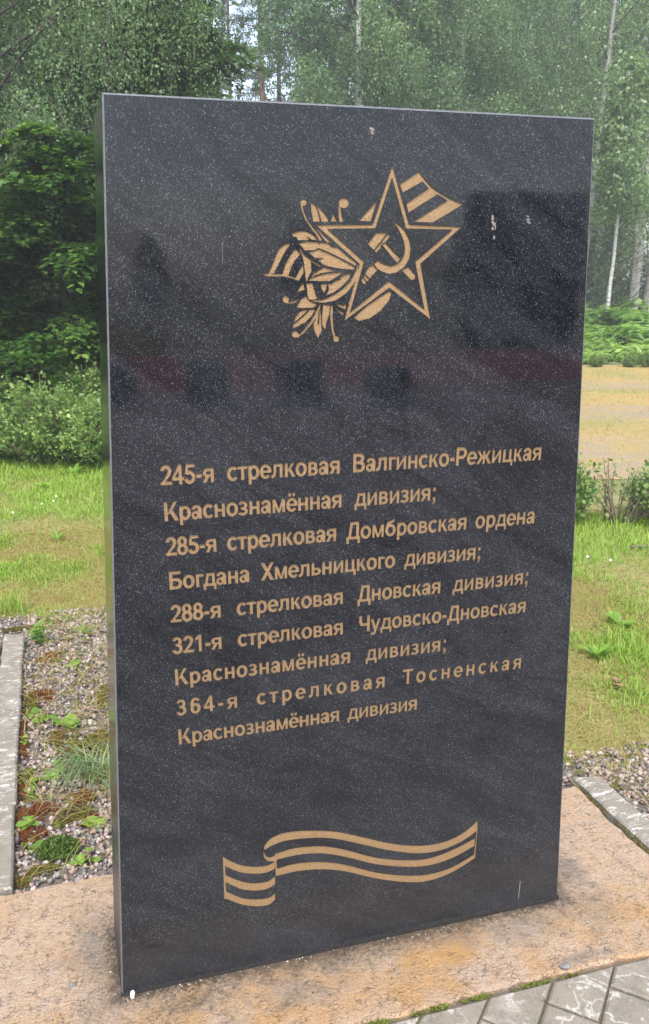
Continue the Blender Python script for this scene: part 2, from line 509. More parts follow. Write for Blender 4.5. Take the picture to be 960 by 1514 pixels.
rg = np.random.default_rng(3)
SL = jitter_outline([(-0.375, -0.240), (1.577, -0.238), (1.578, 0.487), (-0.375, 0.470)], 0.02, 0.0028, rg)
tag(prism('stone_slab', SL, -0.12, 0.0, M_slab, 0.007), 'rough tan and pink granite base slab lying under the black stele', 'stone slab')
K1 = jitter_outline([(1.592, -0.245), (1.690, -0.245), (1.690, 0.505), (1.600, 0.530)], 0.03, 0.0012, rg)
tag(prism('kerb_stone', K1, -0.14, 0.006, M_conc, 0.006), 'grey concrete kerb along the right edge of the tan slab, gravel beyond it', 'kerb stone')
K2 = jitter_outline([(-0.362, 0.482), (-0.268, 0.480), (-0.271, 1.46), (-0.366, 1.46)], 0.03, 0.0012, rg)
tag(prism('kerb_stone', K2, -0.14, 0.008, M_conc, 0.006), 'white stained concrete kerb left of the weedy gravel, touching the tan slab', 'kerb stone')
K3 = jitter_outline([(-0.364, 1.463), (-0.270, 1.463), (-0.270, 2.45), (-0.364, 2.48)], 0.03, 0.0012, rg)
tag(prism('kerb_stone', K3, -0.14, 0.006, M_conc, 0.006), 'grey concrete kerb left of the gravel, the far one ending near the lawn', 'kerb stone')
S2 = jitter_outline([(-2.2, 0.482), (-0.372, 0.482), (-0.374, 2.40), (-2.2, 2.46)], 0.03, 0.002, rg)
tag(prism('stone_slab', S2, -0.12, -0.002, M_slab, 0.006), 'tan granite slab showing a narrow sliver left of the concrete kerb', 'stone slab')


# ---- concrete block paving in front of the slab, laid at 45 degrees, cut along the slab
def clip_poly(poly, n, d):
    out = []
    for i in range(len(poly)):
        a, b = poly[i], poly[(i + 1) % len(poly)]
        da, db = a @ n - d, b @ n - d
        if da <= 0: out.append(a)
        if (da < 0) != (db < 0): out.append(a + (b - a) * (da / (da - db)))
    return out


e1, e2 = np.array([1, 1]) / math.sqrt(2), np.array([1, -1]) / math.sqrt(2)
pv, pf = [], []
rp = np.random.default_rng(8)
for s in range(-26, 34):
    a0 = 0.6555 + 0.1249 * s
    b0 = 0.355 - 0.1249 + 0.122 * (s - 0)
    b0 = 0.357 + 0.122 * (s - 1)
    for k in range(-24, 24):
        bb = b0 + 0.2498 * k
        g = 0.0030
        P = [e2 * (a0 + g) + e1 * (bb + g), e2 * (a0 + g) + e1 * (bb + 0.2498 - g), e2 * (a0 + 0.1249 - g) + e1 * (bb + 0.2498 - g), e2 * (a0 + 0.1249 - g) + e1 * (bb + g)][::-1]
        c = sum(P) / 4
        if not (-2.4 < c[0] < 4.4 and -3.5 < c[1] < -0.1): continue
        P = [p + rp.normal(0, 0.0006, 2) for p in P]
        P = clip_poly(P, np.array([0.0, 1.0]), -0.252)
        if len(P) < 3: continue
        area = 0.5 * sum(P[i][0] * P[(i + 1) % len(P)][1] - P[(i + 1) % len(P)][0] * P[i][1] for i in range(len(P)))
        if area < 0: P = P[::-1]
        if abs(area) < 4e-4: continue
        zt = -0.004 + rp.normal(0, 0.0012); tx, ty = rp.normal(0, 0.006, 2)
        c = sum(P) / len(P); n = len(P); b = len(pv); bv = 0.006
        zz = lambda p: zt + tx * (p[0] - c[0]) + ty * (p[1] - c[1])
        inn = []
        for i in range(n):
            t1 = unit((P[i] - P[i - 1])[None])[0]; t2 = unit((P[(i + 1) % n] - P[i])[None])[0]
            m = np.array([-t1[1] - t2[1], t1[0] + t2[0]]); q = max(0.35, np.linalg.norm(m) / 2)
            inn.append(P[i] + unit(m[None])[0] * bv / q)
        pv += [(p[0], p[1], -0.06) for p in P] + [(p[0], p[1], zz(p) - bv * 0.7) for p in P] + [(p[0], p[1], zz(p)) for p in inn]
        for i in range(n):
            j = (i + 1) % n
            pf += [(b + i, b + j, b + n + j, b + n + i), (b + n + i, b + n + j, b + 2 * n + j, b + 2 * n + i)]
        pf.append(tuple(range(b + 2 * n, b + 3 * n)))
link('paving', pymesh('paving', pv, pf), M_paver, kind='structure')
tb = NT('joint_filling')
cj = tb.mix(tb.ramp(tb.noise(4, 4), [(0.5, 0.0), (0.66, 1.0)]), (0.10, 0.085, 0.062), (0.06, 0.075, 0.018))
tb.bump(tb.noise(160, 4), 0.7, 0.006)
sheet('paving_bed', [(-2.6, -3.5), (4.6, -3.5), (4.6, -0.236), (-2.6, -0.236)], -0.0165, tb.set(col=cj, rough=0.95))

# ---------- lettering: a bold grotesque drawn from bars and bowls (units: 1/72 of the capital height) ----------
def quad(*p): return [list(p)]
def box(x0, y0, x1, y1): return [[(x0, y0), (x1, y0), (x1, y1), (x0, y1)]]
def bowl(cx, cy, ro, ri, a0, a1, n=14):
    out = []
    for i in range(n):
        a, b = math.radians(a0 + (a1 - a0) * i / n), math.radians(a0 + (a1 - a0) * (i + 1) / n)
        out.append([(cx + ri[0] * math.cos(a), cy + ri[1] * math.sin(a)), (cx + ro[0] * math.cos(a), cy + ro[1] * math.sin(a)),
                    (cx + ro[0] * math.cos(b), cy + ro[1] * math.sin(b)), (cx + ri[0] * math.cos(b), cy + ri[1] * math.sin(b))])
    return out
def ring(cx, cy, ro, ri, n=24): return bowl(cx, cy, ro, ri, 0, 360, n)
def glyph(c):
    """-> (advance, list of convex pieces)"""
    if c == 'о': return 61, ring(30.5, 26, (27, 27.5), (13, 16.5))
    if c == 'с': return 55, bowl(30.5, 26, (27, 27.5), (13, 16.5), 40, 320, 20)
    if c in 'её':
        g = bowl(29.5, 26, (27, 27.5), (13, 17), 0, 322, 22) + box(10, 21, 56, 31)
        if c == 'ё': g += box(14, 59, 26, 72) + box(33, 59, 45, 72)
        return 57, g
    if c == 'а':
        return 56, bowl(27, 33, (23, 20.5), (9.5, 10), 0, 168, 12) + box(36.5, 0, 50, 33) + ring(21.5, 15, (18, 16), (7.5, 6.5), 16) + [[(24, 23), (38, 26), (38, 35), (26, 31)]]
    if c == 'р': return 61, box(7, -19, 21, 52) + ring(32, 26, (25.5, 27.5), (12, 16.5))
    if c == 'в':
        return 58, box(7, 0, 21, 52) + box(20, 42, 32, 52) + box(20, 22, 34, 31) + box(20, 0, 34, 10) + bowl(31, 37.5, (19, 14.5), (6, 5), -90, 90, 8) + bowl(33, 15.5, (21, 15.5), (8, 6), -90, 90, 8)
    if c == 'т': return 47, box(1, 41, 46, 52) + box(16.5, 0, 30.5, 52)
    if c == 'л': return 63, box(42, 0, 56, 52) + box(14, 41, 43, 52) + quad((14, 45), (27, 45), (26, 24), (14, 22)) + quad((14, 23), (26, 25), (23, 8), (12, 14)) + quad((12, 14), (23.5, 9), (17, 1), (8, 11)) + quad((8, 11.5), (17.5, 2), (10, -1), (2, 0), (2, 11))
    if c == 'к': return 58, box(7, 0, 21, 52) + quad((17, 22), (28, 22), (53, 52), (38, 52)) + quad((22, 30), (32, 38), (57, 0), (40, 0))
    if c == 'я': return 60, box(39, 0, 53, 52) + box(25, 42, 40, 52) + box(25, 20, 40, 30) + bowl(25, 36, (21, 16), (7.5, 6), 90, 270, 10) + quad((18, 24), (34, 24), (18, 0), (1, 0))
    if c == 'г': return 43, box(7, 0, 21, 52) + box(7, 41, 42, 52)
    if c == 'и': return 63, box(7, 0, 20, 52) + box(43, 0, 56, 52) + quad((18, 0), (18, 17), (45, 52), (45, 35))
    if c == 'н': return 62, box(7, 0, 21, 52) + box(41, 0, 55, 52) + box(20, 21, 42, 32)
    if c == 'ж': return 82, box(34.5, 0, 47.5, 52) + quad((28, 38), (38, 30), (18, 0), (1, 0)) + quad((27, 22), (40, 22), (19, 52), (3, 52)) + quad((54, 38), (44, 30), (64, 0), (81, 0)) + quad((55, 22), (42, 22), (63, 52), (79, 52))
    if c == 'ц': return 64, box(7, 0, 21, 52) + box(40, 0, 54, 52) + box(7, 0, 62, 11) + box(50, -15, 62, 5)
    if c == 'з': return 51, bowl(23, 38, (21, 15.5), (8, 6.5), -90, 160, 14) + bowl(23, 15, (23.5, 16), (10, 6), -160, 90, 14) + box(14, 22, 26, 31.5)
    if c == 'м': return 74, box(7, 0, 20, 52) + box(54, 0, 67, 52) + quad((7, 52), (22, 52), (42, 0), (32, 0)) + quad((67, 52), (52, 52), (32, 0), (42, 0))
    if c == 'д': return 63, box(43, 0, 56, 52) + box(17, 41, 44, 52) + quad((17, 46), (29, 46), (20, 6), (8, 6)) + box(2, 0, 62, 11) + box(2, -15, 13, 5) + box(51, -15, 62, 5)
    if c == 'б': return 62, ring(31, 25, (27, 26), (13, 15)) + quad((4, 24), (16, 24), (19, 44), (7, 48)) + quad((7, 47), (19, 43), (25, 52), (15, 61)) + quad((14, 60), (25, 51), (40, 55), (40, 66)) + quad((39, 55), (39, 66), (50, 72), (50, 60))
    if c == 'ь': return 58, box(7, 0, 21, 52) + box(20, 22, 34, 32) + box(20, 0, 34, 10) + bowl(33, 16, (21, 16), (8, 6), -90, 90, 10)
    if c == 'у': return 56, quad((1, 52), (16, 52), (34, 6), (21, 2)) + quad((55, 52), (40, 52), (18, -8), (31, -8)) + quad((31.5, -7), (18, -9), (12, -9), (12, -20), (25, -18))+ quad((4, -20), (13, -20), (13, -9), (5, -8))
    if c == 'В': return 72, box(7, 0, 22, 72) + box(21, 60, 38, 72) + box(21, 31, 40, 43) + box(21, 0, 40, 12) + bowl(38, 53, (24, 19), (9, 7.5), -90, 90, 10) + bowl(40, 21, (27, 21.5), (12, 9.5), -90, 90, 10)
    if c == 'Р': return 66, box(7, 0, 22, 72) + box(21, 60, 38, 72) + box(21, 26, 38, 38) + bowl(37, 49, (26, 23), (11, 11.5), -90, 90, 12)
    if c == 'К': return 72, box(7, 0, 22, 72) + quad((20, 26), (31, 26), (68, 72), (50, 72)) + quad((28, 40), (40, 48), (72, 0), (53, 0))
    if c == 'Д': return 74, box(51, 0, 66, 72) + box(22, 60, 52, 72) + quad((20, 64), (35, 64), (26, 8), (10, 8)) + box(2, 0, 72, 12) + box(2, -17, 15, 5) + box(59, -17, 72, 5)
    if c == 'Б': return 70, box(7, 0, 22, 72) + box(21, 60, 60, 72) + box(21, 33, 40, 45) + box(21, 0, 40, 12) + bowl(39, 22.5, (27, 22.5), (12, 10.5), -90, 90, 12)
    if c == 'Х': return 67, quad((1, 0), (19, 0), (66, 72), (48, 72)) + quad((66, 0), (48, 0), (1, 72), (19, 72))
    if c == 'Ч': return 68, box(47, 0, 62, 72) + box(5, 46, 20, 72) + bowl(24, 46, (19, 20), (4.5, 8), 180, 270, 8) + box(23, 26, 48, 38)
    if c == 'Т': return 62, box(2, 60, 60, 72) + box(23.5, 0, 38.5, 72)
    if c == '1': return 56, box(25, 0, 39, 72) + quad((28, 72), (38, 72), (24, 54), (10, 47), (10, 59))
    if c == '2': return 56, bowl(28, 51, (24, 22), (10, 10.5), -10, 175, 14) + quad((51.7, 48), (37.8, 50), (31, 38), (44, 32)) + quad((32, 39), (44, 32), (20, 10), (3, 6)) + box(3, 0, 52, 12.5)
    if c == '3': return 56, bowl(27, 52.5, (22, 20), (8.5, 9), -85, 165, 14) + bowl(27, 21.5, (24.5, 22.5), (10.5, 10.5), -165, 85, 16) + box(20, 32, 31, 43)
    if c == '4': return 56, box(31, 0, 45, 72) + quad((31, 72), (38, 72), (38, 58), (15, 27), (2, 27)) + box(2, 14.5, 54, 27)
    if c == '5': return 56, bowl(27, 23, (25, 24.5), (11, 12), -165, 130, 18) + quad((6, 36), (19, 34), (24, 72), (13, 72)) + box(14, 59.5, 49, 72)
    if c == '6': return 56, ring(28.5, 23.5, (24.5, 24.5), (10.5, 12.5), 20) + bowl(29, 36, (25, 37), (11, 25), 60, 180, 12) + quad((29, 73), (29, 61), (38, 56), (51, 58), (44, 69))
    if c == '8': return 56, ring(28, 52.5, (22, 20.5), (8.5, 9.5), 20) + ring(28, 21, (25, 22.5), (11, 11), 20)
    if c == '-': return 34, box(5, 19, 29, 33)
    if c == ';': return 34, box(10, 38, 24, 52) + box(10, 0, 24, 14) + quad((17, 2), (24, 2), (23, -8), (17, -14), (11, -16), (10, -10), (15, -7))
    return 30, []

# words of the inscription: (word, first and last millimetre, baseline)
LINES = [
    [("245-я", 175, 284, 1243.2), ("стрелковая", 306, 546, 1243.2), ("Валгинско-Режицкая", 569, 1013, 1243.2)],
    [("Краснознамённая", 176, 551, 1171.2), ("дивизия;", 576, 766, 1171.2)],
    [("285-я", 176, 283, 1099.6), ("стрелковая", 301, 540, 1099.6), ("Домбровская", 559, 843, 1099.6), ("ордена", 860, 1012, 1099.6)],
    [("Богдана", 177, 349, 1027.5), ("Хмельницкого", 371, 675, 1027.5), ("дивизия;", 695, 884, 1027.5)],
    [("288-я", 177, 286, 955.2), ("стрелковая", 316, 557, 955.2), ("Дновская", 587, 789, 955.2), ("дивизия;", 816, 1012, 955.2)],
    [("321-я", 176, 285, 883.5), ("стрелковая", 316, 558, 883.5), ("Чудовско-Дновская", 591, 1012, 883.5)],
    [("Краснознамённая", 176, 576, 811.0), ("дивизия;", 610, 813, 811.0)],
    [("364-я", 176, 314, 738.0), ("стрелковая", 354, 662, 738.0), ("Тосненская", 703, 1015, 738.0)],
    [("Краснознамённая", 175, 552, 666.8), ("дивизия", 569, 746, 666.8)],
]

# engraved emblem and ribbon, outlines in millimetres on the face
EMBLEM = {
    'star': [[(638.1,1807.6),(675.7,1709.2),(670.2,1702.6),(638.3,1788.1)],[(675.7,1709.2),(785.3,1706.4),(766.9,1701.7),(670.2,1702.6)],[(785.3,1706.4),(702.4,1640.9),(691.5,1644.5),(766.9,1701.7)],[(702.4,1640.9),(728.8,1539.8),(715.5,1557.6),(691.5,1644.5)],[(728.8,1539.8),(639.6,1598.2),(638.3,1610.1),(715.5,1557.6)],[(639.6,1598.2),(548.5,1539.2),(560,1554.2),(638.3,1610.1)],[(548.5,1539.2),(578,1640.5),(586.5,1644.2),(560,1554.2)],[(578,1640.5),(490.9,1706.4),(513,1700.2),(586.5,1644.2)],[(490.9,1706.4),(602.6,1708.4),(607.8,1702),(513,1700.2)],[(602.6,1708.4),(638.1,1807.6),(638.3,1788.1),(607.8,1702)]],
    'hammer': [[(609.2,1694.1),(631.9,1694.7),(606,1664.6),(593.3,1675.1)],[(633.6,1693.3),(637.4,1690.4),(636.7,1687.3),(626.7,1677.5),(621.1,1676),(619.3,1668.1),(610.2,1660.3),(606.7,1663.2)],[(621.4,1674.5),(628.2,1677.5),(661.6,1648.6),(657.3,1646.1),(654.6,1641.6)],[(663.8,1629.6),(677.5,1635.4),(693.3,1620.4),(692.2,1613.3),(684.4,1611.7)]],
    'sickle': [[(639,1715.3),(654.8,1708.8),(651.1,1705.5)],[(654.8,1708.8),(667,1698.9),(659.6,1693.6),(651.1,1705.5)],[(667,1698.9),(676.7,1684.5),(666.4,1680.4),(659.6,1693.6)],[(676.7,1684.5),(681.3,1667.5),(669.3,1667.4),(666.4,1680.4)],[(681.3,1667.5),(679.2,1650.3),(667.9,1656),(669.3,1667.4)],[(679.2,1650.3),(669.8,1635.4),(662.1,1646.1),(667.9,1656)],[(669.8,1635.4),(654.3,1625.5),(652.8,1639.5),(662.1,1646.1)],[(654.3,1625.5),(637.1,1623.1),(640.4,1636.7),(652.8,1639.5)],[(637.1,1623.1),(622.2,1627.6),(627.9,1639.9),(640.4,1636.7)],[(622.2,1627.6),(613,1633),(621.7,1642.8),(627.9,1639.9)],[(613,1633),(606.1,1640.3),(614.4,1646.5),(621.7,1642.8)],[(603.9,1639.6),(614,1629.6),(611.2,1626.7),(607.7,1626.7),(602.3,1637.6)],[(601.4,1637.6),(605.8,1634.1),(610.6,1626.7),(607.8,1622.7),(603.6,1620.2),(599.4,1614.7),(593,1619.7),(588.9,1621.7),(591.1,1627.2),(595.2,1634.1)],[(588.4,1620.7),(592.2,1617.7),(597.7,1614),(596.1,1610.7),(592.7,1609.7),(588,1614),(585.6,1616.8)],[(585.1,1615.8),(588.6,1612.8),(591.6,1608.8),(590.2,1605.3),(586.8,1605.3),(581.8,1610.3),(582,1613.3)]],
    'flag': [[(654.2,1777.2),(691.4,1798.6),(702.6,1787.2),(715.5,1775.8),(732,1766.1),(756,1755.1),(785.5,1745.5),(724,1713.5),(683.6,1713.9),(752.7,1751.7),(730.8,1761.8),(673.3,1729.7),(668.9,1745.2),(712.9,1771.4),(699.3,1782.9),(660.4,1763.3)],[(434.8,1666.1),(426.4,1652.9),(409.2,1624.1),(398.4,1623.7),(405.1,1634.7),(412.9,1651.9),(419.3,1666)],[(443.3,1676.3),(438.2,1669.1),(433.9,1664.9),(419.5,1664.8),(423.9,1669),(431.4,1673.2)],[(386.6,1623.2),(398.4,1624.1),(409.2,1623.7),(425.4,1623.1),(441.6,1619.6),(451.4,1616.4),(457.3,1611.3),(443.8,1615.3),(428.6,1618.8),(409.1,1618.9),(394.1,1619.3)],[(448.5,1663.8),(452.9,1665),(461.1,1657.4),(450.6,1647.2),(444,1636.6),(437.7,1620.7),(425.4,1621.9),(431,1638.5),(440.9,1654.8)],[(465.8,1640.9),(467,1624.9),(457.3,1610.9),(450.8,1616.4),(458.1,1628.9)],[(458.3,1667.3),(460.5,1667.3),(468,1654.9),(481.1,1645.9),(482.9,1628.8),(473.8,1612.8),(471.6,1607.7),(469.7,1624.9),(467.5,1642.4),(463.7,1656.8)],[(464.8,1659.7),(469.1,1655.5),(482.2,1646.7),(500.5,1637.6),(497.7,1635.6),(483.3,1643.4),(470.2,1650.1)],[(472.3,1607.3),(484.4,1606.9),(487.8,1595.4),(494.1,1579.4),(483.3,1577.5),(477.1,1578),(474.4,1585.6)]],
    'laurel_leaf': [[(481.2,1744.4),(489.8,1739.1),(494.5,1728.9),(498.9,1711.8),(484.8,1711.6),(485,1717.6),(482.2,1727.8)],[(490.6,1739.1),(498.4,1734.6),(508.2,1724.5),(514.1,1717),(515.3,1712),(502,1711.8),(496.3,1728.9)],[(523.5,1726.5),(532.2,1712.4),(519.2,1712.6),(522,1719)],[(610,1748.6),(597.9,1714.1),(574.4,1714),(588.5,1728.5)],[(487.7,1703.5),(491.6,1701.7),(521.1,1677.2),(511.8,1677.2)],[(444,1691.8),(452,1694.1),(463.9,1696.5),(472.5,1695.7),(483.3,1691.2),(489.9,1686.5),(495.3,1680.5),(483.3,1681.6),(472.9,1687.2),(479,1680.8),(455.6,1680.6),(454.1,1685.5),(447,1687.3)],[(456.8,1675.9),(474.6,1678.8),(494.2,1677.8),(496.9,1674.8),(499.9,1677.1),(516.2,1675.3),(522.5,1669.6),(534,1668.7),(552,1655.2),(571.9,1642.1),(570.4,1636.6),(543.2,1649.3),(516.3,1660.9),(495.4,1667.9),(488.8,1664.4),(469.8,1663.2)],[(475.9,1660.1),(487.7,1663.2),(495.6,1666),(516.4,1658.5),(543.2,1647),(568.6,1635),(567.1,1630.3),(538.9,1632.3),(516.5,1636.2),(505.4,1639.3),(495,1647.1),(505.8,1650.6),(489.5,1650.5)],[(485.5,1622.6),(498.8,1630.8),(507.7,1634.6),(518.8,1631.7),(532.7,1627.6),(516.6,1626.8),(501,1624.3),(490,1621),(485.5,1618.1),(480.7,1616.1)],[(472.7,1610.9),(485.5,1617.5),(501.1,1621.9),(516.6,1624.3),(547.5,1626.4),(530.1,1616.9),(519,1610.7),(498.9,1610.4),(485.6,1611.2)],[(510.6,1584.7),(516.8,1596.2),(515,1606.7),(521.3,1605.1),(528,1610),(540.3,1613.9),(538.7,1617.3),(548.1,1620.8),(560.5,1623.8),(557.2,1614.9),(543.8,1602),(528.1,1591.5)],[(500,1605.2),(514.1,1606.1),(508.4,1589.3),(502.3,1596.3)],[(466.1,1607.8),(469.2,1595.5),(454.1,1591.7),(460.1,1601.1)],[(452.2,1564.3),(462.2,1579.7),(472.2,1584),(477.1,1576.6),(494.5,1569),(485.6,1564.3),(467.7,1563.1)],[(458.3,1556.8),(467.7,1560.1),(475.5,1559.6),(469.9,1554.7),(450.9,1539.8),(447.5,1537.9),(450.9,1547.9)],[(444.1,1527.4),(447.5,1534.8),(472.1,1553.6),(478.4,1560),(490.1,1561.4),(484.5,1551.4),(469.9,1537.5),(462,1534.6),(456.9,1531.2)],[(485.6,1535.2),(491.2,1545.3),(494.6,1564.4),(496.8,1553.3),(494.6,1534),(497.4,1534),(498.2,1553.3),(499,1565.4),(501.4,1549.2),(501.9,1534.9),(503.1,1523.6),(495.8,1507.9),(488.3,1521.9)],[(505.3,1568.9),(519.3,1568.1),(518.6,1553),(513.2,1538.4),(509.7,1523.3),(503.7,1532.4),(503,1545.1)],[(528.4,1572.1),(546.6,1566.4),(552.9,1571.8),(550.4,1560.3),(539.8,1563.5)],[(529.6,1563),(539.9,1556.4),(546.8,1554.6),(546,1548.5),(535.8,1555.4)],[(567.7,1544.6),(592.7,1564.3),(621.2,1581.8),(639,1591.8),(644.9,1589.2),(639.6,1574.5),(622.1,1556.2),(602,1543.6),(578.8,1538.3)],[(574.5,1642.5),(570.7,1629.3),(560.4,1610.9),(544.7,1596.8),(525.6,1585.8),(505.3,1577.7),(481.2,1577.2),(481.1,1575.2),(506.2,1572.1),(530.9,1576.4),(552.3,1589.2),(567.9,1606.9),(575,1628.1),(575.2,1642.5)]],
    'tendril': [[(473.7,1743.8),(473.2,1741.6),(471.8,1739.8),(469.7,1738.6),(467.2,1738.1),(464.8,1738.5),(462.7,1739.7),(461.3,1741.4),(460.9,1743.5),(461.4,1745.7),(462.8,1747.5),(464.8,1748.7),(467.3,1749.2),(469.7,1748.8),(471.8,1747.6),(473.2,1745.9)],[(461.5,1742),(463.4,1730.8),(471,1713.9),(482.7,1699.5),(494.4,1686.3),(497.9,1679.2),(503.7,1681.9),(498.4,1688.8),(486.1,1701.8),(474,1715.4),(466.7,1731.7),(465.3,1742.5)],[(554.6,1743.9),(553.8,1740.6),(551.7,1737.8),(548.4,1735.8),(544.6,1735.1),(540.7,1735.7),(537.4,1737.5),(535.2,1740.3),(534.4,1743.5),(535.1,1746.8),(537.3,1749.6),(540.5,1751.5),(544.3,1752.3),(548.2,1751.7),(551.5,1749.9),(553.7,1747.2)],[(535.1,1741.8),(534.1,1732.3),(534.7,1720.6),(536.9,1711.3),(544.5,1713.2),(540.8,1721.6),(538.9,1732.4),(539,1741.7)],[(438.6,1579),(438.1,1576.7),(436.6,1574.8),(434.5,1573.5),(432,1573.1),(429.4,1573.6),(427.3,1574.9),(425.9,1576.8),(425.5,1579.1),(426,1581.4),(427.4,1583.3),(429.6,1584.5),(432.1,1585),(434.6,1584.5),(436.7,1583.2),(438.1,1581.3)],[(429,1573.1),(439.1,1571.2),(450.8,1573.2),(461.8,1580.6),(461.3,1581.3),(449.3,1576.6),(438.9,1574.4),(429.3,1575.1)],[(456.5,1516.4),(456,1514),(454.5,1512.1),(452.3,1510.8),(449.8,1510.4),(447.2,1510.9),(445,1512.3),(443.6,1514.3),(443.1,1516.6),(443.6,1519),(445.1,1520.9),(447.3,1522.2),(449.9,1522.6),(452.4,1522.1),(454.6,1520.7),(456,1518.7)],[(454,1510),(466.7,1517.9),(483.1,1534.9),(494.9,1551.1),(501.4,1568.9),(498.9,1569.8),(489.7,1553.6),(479.1,1537.6),(463.9,1520.6),(451.9,1512.7)],[(538.5,1506.2),(538.1,1504.2),(536.8,1502.4),(534.8,1501.3),(532.6,1500.9),(530.3,1501.4),(528.3,1502.6),(527,1504.4),(526.5,1506.5),(526.9,1508.5),(528.2,1510.2),(530.2,1511.4),(532.4,1511.7),(534.7,1511.3),(536.7,1510.1),(538,1508.3)],[(531,1509.1),(526.8,1524.5),(524.7,1546.9),(525.5,1567),(520.5,1567.2),(519.7,1546.8),(522.7,1524),(527,1508.3)]],
